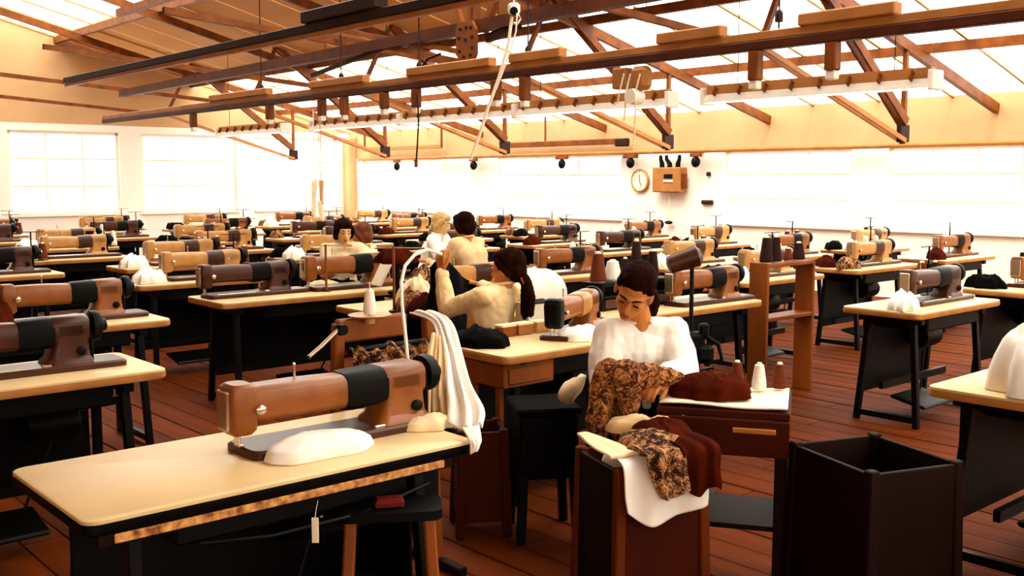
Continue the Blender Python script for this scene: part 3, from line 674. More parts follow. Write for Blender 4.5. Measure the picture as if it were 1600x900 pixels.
# ---- second table row
t3 = put(make_table('sewing_table', 'cream sewing table in front of the woman holding up black cloth', 1.3, .55), W(4.3, 5.69), TH)
m3 = put(make_machine('sewing_machine', 'pale sewing machine half hidden behind the raised black cloth', 'enamel_pale', 'enamel_dark'), W(4.72, 5.74, TZ), TH)
t2 = put(make_table('sewing_table', 'cream sewing table with dark underside behind the left foreground', 1.7, .58), W(3.98, 6.86), TH)
m2 = put(make_machine('sewing_machine', 'brown sewing machine with black arm band on the table at the left edge', 'enamel', 'black'), W(4.42, 6.86, TZ), TH, 1.1)
m2b = put(make_machine('sewing_machine', 'black sewing machine at the left edge of the second table', 'enamel_dark', 'black'), W(3.56, 6.9, TZ), TH, 1.0)
for px, py, d, lb, hh in ((510, 452, 7.75, 'thin brown rod stand left on the second table', .36), (616, 488, 6.55, 'tall brown rod standing beside the bent white guide rod', .42)):
    c = at_y(px, py, d); c.z = TZ; t = thing('rod_stand', lb, 'rod stand', c)
    G().tube([(0, 0, 0), (0, 0, hh)], .009, 8).build('rod', 'wood', t); G().lathe([(.035, 0), (.035, .01), (.012, .018)], 14).build('base', 'enamel_dark', t); G().tube([(-.12, 0, hh - .01), (.2, 0, hh - .01)], .006, 6).build('cross_arm', 'chrome', t)
# dark cap-like bundle and white paper near the rod
c = at_y(620, 398, 7.6); bt = thing('dark_bundle', 'dark brown cloth bundle above the second table', 'bundle', Vector((c.x, c.y, TZ + .0)))
G().lathe([(.07, 0), (.07, .02), (.03, .03), (.02, .24)], 14).build('stand', 'wood_dark', bt)
o = heap_geo(.16, .12, .1, 5.5, .3, 34, 12).build('cloth', 'red_cloth', bt, 60); o.location = (0, 0, .23)
tag(put(G().box((0, 0, .1), (.02, .16, .2), .004, Matrix.Rotation(.5, 3, 'Y')).build('paper_card', 'paper', smooth=0), at_y(596, 428, 7.9) + Vector((0, 0, -.1)), .6), 'white card leaning beside the dark cloth bundle', 'card')
tag(put(heap_geo(.11, .09, .04, 2.4, .3, 30, 10).build('cloth_scrap', 'cream_cloth', smooth=60), at_z(505, 449, TZ) + Vector((0, 0, .001)), .2), 'pale cloth scrap at the left end of the second table', 'cloth')
# piles of light pieces by the bundle
for k, (px, py, d, mm, lb) in enumerate(((652, 425, 6.9, 'cream_cloth', 'cream pile of cut pieces beside the raised black cloth'), (665, 400, 7.2, 'print_floral', 'printed scrap bundle above the cream pile'), (668, 455, 6.3, 'red_cloth', 'dark red scrap under the raised hand'), (642, 452, 6.5, 'print_leopard', 'spotted scrap heap under the bent white rod'))):
    c = at_y(px, py, d); c.z = max(c.z - .05, TZ + .002) if k == 1 else TZ + .002
    if k == 1: c.z = TZ + .1
    tag(put(heap_geo(.13, .12, .16 if k == 0 else .12, 11.3 + k, .3, 34, 12).build('cloth_pile', mm, smooth=60), c, k * .7), lb, 'cloth pile', 'cloth piles on the table by the woman')

# ---- the right woman's table
t4 = put(make_table('sewing_table', 'white topped sewing table with wooden drawer box in the middle of the room', 1.25, .56, 'black_iron', 'top_cream', box_left=True), W(3.82, 3.95), TH)
m4 = put(make_machine('sewing_machine', 'brown sewing machine with black head beside the woman in white', 'enamel', 'enamel_pale'), W(4.03, 4.02, TZ), TH + .45, .92)
for ch in m4.children:
    if ch.name.startswith('head') or ch.name.startswith('hand_wheel'): ch.data = ch.data.copy(); ch.data.materials[0] = MATS['black_iron']
    if ch.name.startswith('head'):
        for q in ch.children: q.data.materials[0] = MATS['black']
c = at_z(905, 533, TZ); tag(put(heap_geo(.16, .1, .05, 7.7, .25, 40, 14, .5).build('white_cloth', 'white_cloth', smooth=60), W(3.86, 3.83, TZ + .001), TH), 'white cloth under the needle of the middle machine', 'cloth')
rows = [[W(3.3, 4.22, TZ + .012), W(3.42, 4.22, TZ + .012), W(3.5, 4.2, TZ + .012)], [W(3.22, 4.08, TZ + .016), W(3.34, 4.06, TZ + .02), W(3.44, 4.04, TZ + .014)], [W(3.19, 3.93, TZ + .012), W(3.3, 3.88, TZ + .016), W(3.4, 3.9, TZ + .012)]]
tag(put(heap_geo(.13, .17, .07, 1.2, .2, 40, 14, .45).build('black_cloth', 'black_cloth', smooth=60), W(3.33, 4.03, TZ + .002), TH), 'black cloth piled on the left end of the middle table', 'cloth')
for k, (u, v, L, mm, lb) in enumerate(((3.62, 4.16, .1, 'wood', 'small brown box at the left of the row on the middle table'), (3.74, 4.16, .11, 'box_grey', 'small tan box second in the row on the middle table'), (3.87, 4.16, .1, 'wood_light', 'pale small box nearest the black machine head'))):
    b = thing('small_box', lb, 'box', W(u, v, TZ), TH, 'small boxes on the middle table'); G().box((0, 0, .028), (L, .07, .056), .004).build('box_body', mm, b, 0); G().box((0, 0, .06), (L + .004, .075, .012), .003).build('lid', 'cream_cloth', b, 0)
b = thing('white_box', 'white carton standing behind the small boxes on the middle table', 'box', at_z(832, 506, TZ) + Vector((0, .1, 0)), TH); G().box((0, 0, .06), (.17, .12, .12), .004).build('box_body', 'paper', b, 0); G().box((0, -.03, .123), (.18, .07, .008), .002, Matrix.Rotation(.2, 3, 'X')).build('flap', 'wood_dark', b, 0)
# white paper bag hanging under it, dark crate, chair
rows = [[A(905, 590, 4.45), A(915, 585, 4.45), A(913, 588, 4.5)], [A(879, 612, 4.45), A(896, 612, 4.38), A(903, 610, 4.5)], [A(876, 622, 4.45), A(885, 626, 4.4), A(895, 622, 4.5)]]
tag(drape([[A(886, 600, 4.5), A(898, 594, 4.46), A(912, 585, 4.5)], [A(878, 610, 4.48), A(892, 606, 4.42), A(907, 602, 4.5)], [A(876, 618, 4.5), A(886, 619, 4.42), A(900, 614, 4.5)], [A(880, 626, 4.52), A(886, 628, 4.48), A(892, 626, 4.5)]], 12, 12, .004, 1, 3.0, 'cloth_bundle', 'cream_cloth', solid=.03), 'pale cloth hanging below the front edge of the middle table', 'cloth')
def crate(name, label, cx, cy, rz, wx, wy, h, m, post='wood_red', m2=None):
    t = thing(name, label, 'crate', (cx, cy, 0), rz)
    for s in (-1, 1):
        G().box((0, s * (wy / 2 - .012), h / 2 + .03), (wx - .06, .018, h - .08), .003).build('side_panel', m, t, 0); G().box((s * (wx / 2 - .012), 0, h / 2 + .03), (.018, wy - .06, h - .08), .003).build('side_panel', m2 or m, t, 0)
        for q in (-1, 1): G().bar((s * (wx / 2 - .02), q * (wy / 2 - .02), h), (s * (wx / 2 - .005), q * (wy / 2 - .005), 0), .04, .04, .005).build('post', post, t, 0)
    G().box((0, 0, .1), (wx - .05, wy - .05, .02)).build('bottom', m, t, 0); return t
crate('wooden_crate', 'dark red brown wooden crate on the floor left of the black boxy stool', -.15, 4.66, TH - .55, .23, .26, .5, 'wood_red')
c = at_y(848, 800, 4.62); c.z = 0; bx_ = thing('box_stool', 'black boxy stool standing in front of the middle table', 'stool', c, TH - .55)
G().box((0, 0, .44), (.27, .3, .3), .012).build('box_body', 'black', bx_); G().box((0, 0, .6), (.3, .33, .03), .01).build('seat', 'black_cloth', bx_)
for sx, sy in ((-1, -1), (1, -1), (-1, 1), (1, 1)): G().bar((sx * .115, sy * .13, .3), (sx * .13, sy * .145, 0), .04, .04, .005).build('leg', 'black_iron', bx_)
# ---- right foreground bins
BR = math.radians(21)
bc = at_z(965, 735, .62); dx = Vector((math.cos(BR), math.sin(BR), 0)); dy = Vector((-math.sin(BR), math.cos(BR), 0))
BW, BD = .37, .36
cc = bc + dx * BW / 2 + dy * BD / 2
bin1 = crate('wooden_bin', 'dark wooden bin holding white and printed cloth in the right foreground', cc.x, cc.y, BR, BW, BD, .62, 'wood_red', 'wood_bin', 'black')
def L1(x, y, z): return bc + dx * x + dy * y + Vector((0, 0, z - .62))
tag(put(heap_geo(.155, .15, .06, 9.4, .08, 44, 14, .4).build('white_cloth', 'white_cloth', smooth=60), L1(BW / 2, BD / 2, .56), BR), 'white cloth filling the right foreground bin', 'cloth')
rows = [[L1(x, .2, .66) for x in (.03, .13, .24, .345)], [L1(x, .05, .655) for x in (.015, .13, .24, .35)], [L1(x, -.025, .63) for x in (.012, .13, .24, .35)], [L1(.01, -.04, .54), L1(.12, -.045, .53), L1(.23, -.045, .55), L1(.345, -.04, .55)], [L1(.02, -.045, .475), L1(.11, -.05, .42), L1(.22, -.05, .45), L1(.335, -.045, .47)]]
tag(drape(rows, 30, 36, .009, 2.2, 5.0, 'draped_cloth', 'white_cloth', solid=.006), 'white cloth hanging over the front of the right foreground bin', 'cloth')
rows = [[L1(x, .34, .67) for x in (.0, .02, .04)], [L1(x, .2, .665) for x in (-.012, .03, .08)], [L1(x, .03, .66) for x in (-.012, .04, .1)]]
tag(drape(rows, 20, 10, .004, 1, 2.0, 'folded_cloth', 'cream_cloth', solid=.01), 'cream cloth folded along the left rim of the right foreground bin', 'cloth')
tag(put(heap_geo(.13, .12, .05, 4.4, .35, 44, 16, .6).build('printed_cloth', 'print_floral', smooth=60), L1(.2, .1, .655), .4), 'dark cloth with pale flowers heaped on the right foreground bin', 'cloth')
rows = [[L1(x, .05, .69) for x in (.08, .13, .18, .23)], [L1(x, -.05, .68) for x in (.08, .13, .19, .24)], [L1(.09, -.07, .62), L1(.13, -.075, .6), L1(.19, -.075, .6), L1(.25, -.07, .6)], [L1(.12, -.075, .55), L1(.15, -.08, .52), L1(.2, -.08, .53), L1(.25, -.075, .55)]]
tag(drape(rows, 24, 24, .01, 2.3, 1.0, 'printed_scarf', 'print_floral', solid=.006), 'printed cloth end hanging over the white cloth of the right foreground bin', 'cloth')
rows = [[L1(x, .1, .7) for x in (.2, .26, .32, .37)], [L1(x, -.05, .69) for x in (.22, .27, .33, .38)], [L1(.22, -.075, .63), L1(.27, -.08, .61), L1(.33, -.08, .62), L1(.38, -.07, .6)], [L1(.24, -.085, .54), L1(.28, -.085, .52), L1(.34, -.085, .55), L1(.38, -.075, .53)]]
tag(drape(rows, 24, 30, .01, 2.3, 7.0, 'brown_drape', 'red_cloth', solid=.006), 'red brown cloth hanging over the right end of the foreground bin', 'cloth')
tag(put(heap_geo(.11, .14, .06, 8.1, .25, 44, 16, .55).build('brown_cloth', 'red_cloth', smooth=60), L1(.28, .18, .66), .2), 'red brown cloth pile at the right of the foreground bin', 'cloth')
bin1b = crate('wooden_bin', 'empty dark wooden bin right of the cloth trolley', 1.3, 3.6, BR, .4, .45, .66, 'wood_dark', 'wood_dark')
# second bin / shelf with paper and brown cloth
c2 = at_z(1060, 655, .76)
sh = thing('cloth_trolley', 'wooden trolley with white paper and brown cloth beside the woman in white', 'trolley', (c2.x + .25, c2.y + .36, 0), math.radians(-16))
G().box((0, 0, .745), (.5, .44, .03), .005).build('top_shelf', 'wood_red', sh, 0); G().box((0, -.225, .66), (.5, .02, .14), .004).build('front_panel', 'wood_red', sh, 0); G().box((-.24, 0, .66), (.02, .42, .14), .004).build('side_panel', 'wood_dark', sh, 0)
for sx in (-1, 1):
    for sy in (-1, 1): G().box((sx * .22, sy * .19, .365), (.045, .045, .73), .005).build('leg', 'wood_dark', sh, 0)
G().box((0, 0, .3), (.44, .38, .02), .004).build('lower_shelf', 'wood_dark', sh, 0); G().box((.12, -.238, .69), (.16, .012, .022), .004).build('handle', 'brass', sh, 0)
B2 = Matrix.Rotation(math.radians(-16), 3, 'Z'); o2 = Vector((c2.x + .25, c2.y + .36, 0))
def L2(x, y, z): return o2 + B2 @ Vector((x, y, z))
tag(put(G().grid(lambda a, b: Vector((-.24 + .48 * a, -.21 + .41 * b, .006 + .004 * math.sin(a * 7) + .01 * max(0, .1 - b) * 5)), 12, 10).build('white_paper', 'paper', solid=.006), L2(0, 0, .763), math.radians(-16)), 'white paper sheet covering the trolley top', 'paper')
tag(put(heap_geo(.17, .13, .07, 3.9, .25, 44, 16, .45).build('brown_cloth', 'red_cloth', smooth=60), L2(-.06, -.03, .776), .2), 'red brown cloth heaped on the white paper of the trolley', 'cloth')
for k, (x, y, m, lb) in enumerate(((.03, .16, 'thread_brown', 'red brown thread spool at the back of the trolley'), (.12, .13, 'thread_white', 'white thread spool at the back of the trolley'), (.2, .16, 'thread_brown', 'second red brown thread spool near the right end of the trolley'))):
    put(make_cone('thread_cone', lb, m, 'spools on the trolley', .11, .03), L2(x, y, .778))
# black clamp lamp and pole beside the woman
c = at_y(1078, 600, 5.2); pz0 = c.copy(); pz0.z = 0
lp = thing('task_lamp', 'tall black task lamp post beside the woman in white', 'lamp', pz0)
hz_ = at_y(1078, 385, 5.2).z
G().tube([(0, 0, 0), (0, 0, hz_)], .011, 8).build('post', 'black_iron', lp); G().lathe([(.14, 0), (.14, .015), (.03, .03)], 20).build('base', 'black_iron', lp)
zl = at_y(1070, 405, 5.2).z
hd = G().lathe([(.02, -.1), (.045, -.09), (.055, .06), (.03, .08)], 14, (-.035, -.02, zl), Matrix.Rotation(1.25, 3, 'Y')).build('lamp_head', 'enamel_dark', lp); G().tube([(0, 0, zl), (-.03, -.01, zl + .02)], .008, 6).build('bracket', 'black_iron', hd)
z = at_y(1078, 535, 5.2).z
g = G().box((.02, -.03, z), (.09, .07, .12), .02).box((.06, -.04, z + .07), (.05, .04, .07), .01).tube([(-.03, -.03, z + .04), (-.05, -.05, z - .06)], .015, 8); g.build('clamp', 'black', lp)
G().tube([(.05, -.04, z + .05), (.13, -.06, z + .0), (.15, -.06, z - .08), (.06, -.05, z - .1)], .012, 8).build('clamp_handle', 'black', lp)
G().box((.06, -.05, z - .05), (.1, .05, .1), .025).build('clamp_bag', 'black', lp)

# ================================================================== PEOPLE
def hand(g, w, d, n, side, curl=.35, sc=1.0):
    d = d.normalized(); n = (n - d * n.dot(d)).normalized(); s = d.cross(n).normalized() * side
    offs = (.029, .010, -.010, -.028); lens = (.070, .079, .073, .057)
    for o, L in zip(offs, lens):
        k = w + d * .085 * sc + s * o * 1.12 * sc
        g.cap(w + s * o * .75 * sc, k, .0125 * sc, .0115 * sc, 8)
        p = k; a = curl * .6
        for fr, r0, r1 in ((.45, .0105, .0095), (.3, .0095, .0088), (.25, .0088, .0078)):
            q = p + (d * math.cos(a) + n * math.sin(a)) * L * fr * sc; g.cap(p, q, r0 * sc, r1 * sc, 8); p = q; a += curl
    p0 = w + d * .02 * sc + s * .022 * sc; p1 = w + (d * .055 + s * .05 + n * .012) * sc; p2 = p1 + (d * .03 + s * .008 + n * .012) * sc; p3 = p2 + (d * .022 - s * .002 + n * .01) * sc
    g.chain([p0, p1, p2, p3], [.015 * sc, .012 * sc, .0105 * sc, .009 * sc], 8)
def head_geo(g, c, F, U_):
    F = F.normalized(); U_ = (U_ - F * U_.dot(F)).normalized(); R = F.cross(U_); M = Matrix((R, F, U_)).transposed()
    P = lambda x, y, z: c + M @ Vector((x, y, z))
    B = lambda x, y, z, r, n=14, m=10: g.ball(P(x, y, z), r, n, m, M)
    B(0, -.012, .035, (.074, .092, .082), 20, 14); B(0, .022, -.03, (.060, .064, .082), 18, 12); B(0, .054, -.09, (.027, .024, .022))
    for s in (-1, 1):
        B(s * .034, .046, -.022, (.029, .03, .03)); B(s * .012, .092, -.033, .0095, 8, 6); B(s * .078, -.008, -.004, (.011, .021, .032)); B(s * .032, .072, .004, (.017, .012, .013))
        g.cap(P(s * .005, .083, .026), P(s * .05, .066, .028), .011, .009, 8)
    g.cap(P(0, .082, .016), P(0, .104, -.027), .009, .0125, 8); B(0, .084, -.059, (.022, .01, .006)); B(0, .082, -.071, (.019, .01, .0075))
    return M, P
def face_parts(t, o, c, M, P, lidded=True):
    for s in (-1, 1):
        e = G().ball(P(s * .032, .0835, .0) - o, (.0145, .0035, .0045 if lidded else .006), 10, 6, M).build('eye', 'eye', t)
        pts = [P(s * x, y, z) - o for x, y, z in ((.012, .0925, .026), (.03, .088, .033), (.048, .075, .029))]
        G().tube(pts, [.0035, .0045, .002], 6).build('eyebrow', 'hair_dark', t)
    G().ball(P(0, .0885, -.0595) - o, (.021, .0065, .0042), 12, 6, M).ball(P(0, .0865, -.0705) - o, (.017, .0065, .0055), 12, 6, M).build('lips', 'lip', t)
def wr(a, f, seed=0.0):        # cloth wrinkles
    def fn(p):
        q = Vector((p.x * f, p.y * f, p.z * f * .7 + seed))
        return a * (noise.noise(q) + .6 * (abs(noise.noise(q * 2.1)) - .3))
    return fn
def person(label, J, shirt, skirt, hair_m, hair_kind, skin='skin', voxel=.006, hands=None, lidded=True, sleeve='long', face=True, wrin=.007, collar=None):
    o = Vector((J['pelvis'].x, J['pelvis'].y, 0)); t = thing('person', label, 'person', o)
    lat = (J['rsh'] - J['lsh']).normalized(); J = {k: (v - o if k not in ('F', 'Up') else v) for k, v in J.items()}
    fw = Vector((0, 0, 1)).cross(lat).normalized()
    g = G()
    def torso(g, e, up=1.0):
        for s in (-1, 1):
            sh = J['rsh'] if s > 0 else J['lsh']
            g.chain([J['pelvis'] + lat * s * .075, J['waist'] + lat * s * .052, J['chest'] + lat * s * .07, J['chest'] * .3 + sh * .55 + J['neck'] * .15], [.112 + e, .088 + e, .1 + e, .055 + e])
            g.cap(J['neck'] - Vector((0, 0, .03)), sh, .045 + e * .6, .05 + e)
        g.cap(J['waist'], J['chest'], .1 + e, .11 + e)
    torso(g, 0)
    g.chain([J['neck'] - Vector((0, 0, .03)), J['neck'] + (J['head'] - J['neck']) * .5, J['head'] - J['F'].normalized() * .015], [.058, .05, .052])
    for s in 'lr':
        g.chain([J[s + 'sh'], J[s + 'el'], J[s + 'wr']], [.047, .036, .026]); sg = 1 if s == 'r' else -1
        hp = J['pelvis'] + lat * sg * .085
        g.chain([hp, J[s + 'kn'], J[s + 'an']], [.085, .056, .037]); ft = fw
        g.cap(J[s + 'an'] + Vector((0, 0, -.03)), J[s + 'an'] + fw * .15 + Vector((0, 0, -.045)), .036, .026)
    M, P = head_geo(g, J['head'], J['F'], J['Up'])
    for s, (d, n, sd, cu) in (hands or {}).items(): hand(g, J[s + 'wr'], d, n, sd, cu)
    if not hands:
        for s in 'lr': d = (J[s + 'wr'] - J[s + 'el']).normalized(); hand(g, J[s + 'wr'], d, Vector((0, 0, -1)), 1 if s == 'l' else -1, .4)
    remesh(g, 'body', skin, voxel, 1, t)
    if face: face_parts(t, Vector(), J['head'], M, P, lidded)
    # shirt
    g = G(); torso(g, .014)
    for s in 'lr':
        el, w_ = J[s + 'el'], J[s + 'wr']
        if sleeve == 'long': g.chain([J[s + 'sh'], el, el.lerp(w_, .5), el.lerp(w_, .93)], [.066, .056, .052, .036])
        elif sleeve == 'puff': g.chain([J[s + 'sh'], J[s + 'sh'].lerp(el, .55), el, el.lerp(w_, .6), el.lerp(w_, .92)], [.07, .078, .07, .06, .034])
        else: g.chain([J[s + 'sh'], J[s + 'sh'].lerp(el, .75)], [.066, .062])
    remesh(g, 'shirt', shirt, voxel * 1.25, 3, t, wr(wrin, 11, len(label)))
    for s in 'lr':
        el, w_ = J[s + 'el'], J[s + 'wr']
        if sleeve in ('long', 'puff'): G().tube([el.lerp(w_, .84), el.lerp(w_, .97)], [.043, .041], 16).build('cuff', shirt, t)
    if collar:
        g = G(); nk = J['neck'] + Vector((0, 0, .012)); ring = []
        for k in range(25):
            a = -2.7 + 5.4 * k / 24; q = nk + lat * math.sin(a) * .066 - fw * math.cos(a) * .062 + Vector((0, 0, .012 * math.cos(a))); ring.append(q)
        g.tube(ring, .014, 8, flat=.6).build('collar', shirt, t)
    # skirt
    g = G(); pv = J['pelvis']
    for s, sg in (('l', -1), ('r', 1)):
        hp = pv + lat * sg * .085; g.chain([hp, J[s + 'kn'], J[s + 'kn'].lerp(J[s + 'an'], .75)], [.118, .09, .085])
        g.chain([pv + lat * sg * .06 + Vector((0, 0, .02)), J['waist'] + lat * sg * .045 - Vector((0, 0, .02))], [.125, .108])
    g.cap(J['lkn'].lerp(J['rkn'], .5), J['lan'].lerp(J['ran'], .3), .09, .08); g.cap(pv, J['lkn'].lerp(J['rkn'], .5), .11, .09)
    remesh(g, 'skirt', skirt, voxel * 1.5, 3, t, wr(wrin, 11, 3))
    for s in 'lr': G().cap(J[s + 'an'] + Vector((0, 0, -.035)), J[s + 'an'] + fw * .15 + Vector((0, 0, -.042)), .043, .033).build('shoe', 'black', t)
    # hair
    g = G(); B = lambda x, y, z, r: g.ball(P(x, y, z), r, 18, 12, M)
    if hair_kind == 'ponytail':
        B(0, -.026, .043, (.088, .096, .086)); B(0, -.06, -.01, (.078, .058, .075)); B(0, .03, .075, (.07, .05, .04))
        q = [P(0, -.085, -.045), P(.0, -.115, -.085) - Vector((0, 0, .01)), P(0, -.115, -.15) - Vector((0, 0, .03)), P(0, -.1, -.24) - Vector((0, 0, .03)), P(0, -.085, -.3) - Vector((0, 0, .02))]
        g.chain(q, [.036, .034, .045, .042, .018])
        for s in (-1, 1): g.chain([P(s * .07, .03, .05), P(s * .08, .0, .02), P(s * .068, -.04, -.03)], [.018, .018, .02])
    elif hair_kind == 'tied':
        B(0, -.027, .054, (.083, .097, .083)); B(0, -.07, .0, (.072, .052, .075)); B(0, -.005, .08, (.07, .075, .062))
        for s in (-1, 1): g.chain([P(s * .066, .02, .05), P(s * .07, -.03, .02), P(s * .06, -.07, -.03)], [.018, .02, .026])
        g.chain([P(-.03, -.1, -.02), P(-.085, -.07, -.07), P(-.1, -.045, -.14), P(-.095, -.035, -.17)], [.045, .036, .024, .012]); g.chain([P(.03, -.1, -.02), P(.06, -.1, -.08)], [.04, .025])
    else:
        B(0, -.025, .04, (.095, .1, .09)); B(0, -.05, -.02, (.09, .07, .085)); B(0, .04, .075, (.072, .05, .04))
        for s in (-1, 1): g.chain([P(s * .07, .03, .04), P(s * .082, .0, -.01), P(s * .075, -.02, -.06)], [.026, .03, .026])
    remesh(g, 'hair', hair_m, voxel, 4, t, lambda p: .003 * noise.noise(Vector((p.x * 60, p.y * 25, p.z * 60))) + .001)
    if hair_kind == 'ponytail': G().tube([P(.036 * math.cos(a), -.105 + .01 * math.sin(a), -.075 + .03 * math.sin(a)) for a in [k * PI / 6 for k in range(13)]], .008, 6).build('hair_tie', 'lip', t)
    return t, o

# ---- the woman holding up black cloth
D = 6.05
facing = Vector((-.80, .60, 0)).normalized(); lt = Vector((facing.y, -facing.x, 0))      # lt = towards her right
ch_ = at_y(767, 474, D); J = dict(pelvis=at_y(772, 562, D + .05), waist=at_y(764, 518, D), chest=ch_, neck=at_y(786, 447, D + .02), head=at_y(793, 420, D + .03),
    lsh=at_y(754, 464, D - .14), rsh=at_y(806, 460, D + .14), lel=at_y(699, 484, D - .03), lwr=at_y(690, 424, D + .06), rel=at_y(778, 463, D + .38), rwr=at_y(752, 446, D + .55), F=Vector((-.9, .45, -.12)), Up=Vector((-.1, .0, 1)))
kn = J['pelvis'] + facing * .42; J['lkn'] = Vector((kn.x, kn.y, .53)) - lt * .11; J['rkn'] = Vector((kn.x, kn.y, .53)) + lt * .11
for s in 'lr': J[s + 'an'] = Vector((J[s + 'kn'].x, J[s + 'kn'].y, .085)) - facing * .05
person('seated woman with dark ponytail in tan shirt holding up black cloth', J, 'tan_shirt', 'black_cloth', 'hair_dark', 'ponytail', 'skin', .006,
       {'l': (Vector((-.1, .1, 1)), Vector((.6, .6, .1)), -1, .7), 'r': (Vector((-.7, .5, .2)), Vector((-.3, -.3, -1)), 1, .6)}, wrin=.011, collar=True)
sx_ = J['pelvis']
sw = thing('swivel_stool', 'dark stool under the woman holding up black cloth', 'stool', (sx_.x, sx_.y, 0), .4)
G().lathe([(.02, .395), (.17, .4), (.18, .42), (.17, .44), (.01, .442)], 24).build('seat', 'black', sw); G().tube([(0, 0, .05), (0, 0, .4)], .025, 10).build('post', 'black_iron', sw)
for k in range(4): a = k * PI / 2; G().bar((0, 0, .09), (math.cos(a) * .22, math.sin(a) * .22, .015), .03, .03).build('leg', 'black_iron', sw, 0)
rows = [[A(672, 418, 6.16), A(690, 402, 6.16), A(704, 412, 6.3), A(722, 432, 6.5), A(746, 444, 6.66)], [A(672, 450, 6.2), A(690, 448, 6.22), A(706, 450, 6.34), A(724, 454, 6.5), A(744, 456, 6.66)],
        [A(664, 480, 6.1), A(684, 486, 6.12), A(704, 488, 6.2), A(722, 486, 6.35), A(742, 484, 6.5)], [A(660, 510, 6.0), A(682, 520, 6.0), A(704, 522, 6.05), A(720, 518, 6.15), A(736, 510, 6.3)], [A(676, 536, 5.95), A(690, 548, 5.95), A(704, 552, 5.98), A(718, 548, 6.05), A(730, 540, 6.2)]]
tag(drape(rows, 30, 36, .014, 2.6, 6.6, 'black_garment', 'black_cloth', solid=.008), 'black garment held up by the woman with the ponytail', 'garment')

# ---- the woman in white
D = 4.42
J = dict(pelvis=at_y(1004, 668, D + .12), waist=at_y(1002, 610, D + .06), chest=at_y(1000, 552, D + .02), neck=at_y(1001, 502, D + .02), head=at_y(990, 458, D - .05),
    rsh=at_y(952, 520, D + .0), lsh=at_y(1052, 518, D + .02), rel=at_y(944, 594, D - .1), lel=at_y(1068, 585, D - .12), rwr=at_y(968, 586, D - .33), lwr=at_y(1034, 588, D - .36), F=Vector((-.34, -.8, -.5)), Up=Vector((.2, -.45, .85)))
fc = Vector((-.25, -.97, 0)).normalized(); lt = Vector((fc.y, -fc.x, 0))
kn = J['pelvis'] + fc * .40; J['lkn'] = Vector((kn.x, kn.y, .53)) - lt * .1; J['rkn'] = Vector((kn.x, kn.y, .53)) + lt * .1
for s in 'lr': J[s + 'an'] = Vector((J[s + 'kn'].x, J[s + 'kn'].y, .085)) - fc * .06
person('seated woman in white blouse looking down at spotted trousers in her hands', J, 'white_cloth', 'black_cloth', 'hair_dark', 'tied', 'skin', .0055,
       {'r': (Vector((.45, -.7, -.25)), Vector((.3, .2, -1)), -1, .6), 'l': (Vector((-.5, -.7, -.2)), Vector((-.2, .2, -1)), 1, .6)}, sleeve='puff', wrin=.008, collar=True)
# trousers she is sewing
D = 3.98; g = G()
q = lambda px, py, d=0.0: at_y(px, py, D + d)
g.chain([q(948, 580), q(938, 620), q(934, 655), q(936, 684)], [.05, .05, .046, .04], 14); g.chain([q(954, 590, .02), q(946, 640, .04), q(944, 684, .04)], [.04, .034, .03], 14)
g.chain([q(985, 590), q(982, 630), q(976, 660), q(972, 684)], [.055, .046, .042, .036], 14)
g.chain([q(950, 582), q(975, 585, -.02), q(1005, 588), q(1035, 588, .02), q(1062, 594, .05)], [.05, .062, .055, .042, .03], 14); g.chain([q(968, 600, -.01), q(982, 615, -.02)], [.055, .05], 14)
og = q(960, 690); og.z = 0
for i, v in enumerate(g.v): g.v[i] = tuple(Vector(v) - og)
o = remesh(g, 'spotted_trousers', 'print_leopard', .007, 2, None, wr(.012, 20, 5)); o.location = og
tag(o, 'brown spotted trousers hanging from the hands of the woman in white', 'trousers')
tag(put(heap_geo(.15, .05, .05, 2.9, .3, 36, 12, .5).build('tan_cloth', 'tan_shirt', smooth=60), L1(.25, .3, .665), BR - .5), 'tan cloth end lying at the back rim of the right foreground bin', 'cloth')
c = J['pelvis']; st2 = thing('wooden_stool', 'stool under the woman in white', 'stool', (c.x, c.y + .03, 0), .2)
G().loft([[Vector((x, y, z)) for x, y in rrect(.17, .17, .05)] for z in (.39, .43)]).build('seat', 'wood_dark', st2)
for sx, sy in ((-1, -1), (1, -1), (-1, 1), (1, 1)): G().bar((sx * .13, sy * .13, .4), (sx * .16, sy * .16, 0), .035, .035, .005).build('leg', 'wood_dark', st2)

# ---- workers farther back
def seated(px, py, D, ang, lean=.1, headp=-.2, reach=.3, sc=1.0, hyaw=0.0):
    """px, py = centre of the head in the photograph, D = distance; ang = direction faced (0 = towards +x)."""
    h = at_y(px, py, D); f = Vector((math.cos(ang), math.sin(ang), 0)); l = Vector((f.y, -f.x, 0))
    J = dict(head=h, neck=h - f * .04 - Vector((0, 0, .12)), F=Vector((math.cos(ang + hyaw), math.sin(ang + hyaw), headp)), Up=Vector((0, 0, 1)))
    nk = J['neck']; J['chest'] = nk - f * lean * .5 - Vector((0, 0, .16)); J['waist'] = nk - f * lean - Vector((0, 0, .32)); J['pelvis'] = nk - f * (lean + .02) - Vector((0, 0, .48))
    for s, k in (('l', -1), ('r', 1)):
        J[s + 'sh'] = nk + l * k * .165 - Vector((0, 0, .05)); J[s + 'el'] = J[s + 'sh'] + f * .12 + l * k * .04 - Vector((0, 0, .24)); J[s + 'wr'] = J[s + 'el'] + f * (reach * .75) - l * k * .05 + Vector((0, 0, .06))
        J[s + 'kn'] = J['pelvis'] + f * .42 + l * k * .1; J[s + 'an'] = Vector((J[s + 'kn'].x, J[s + 'kn'].y, .085))
    return J
vang = math.atan2(CT, -ST)
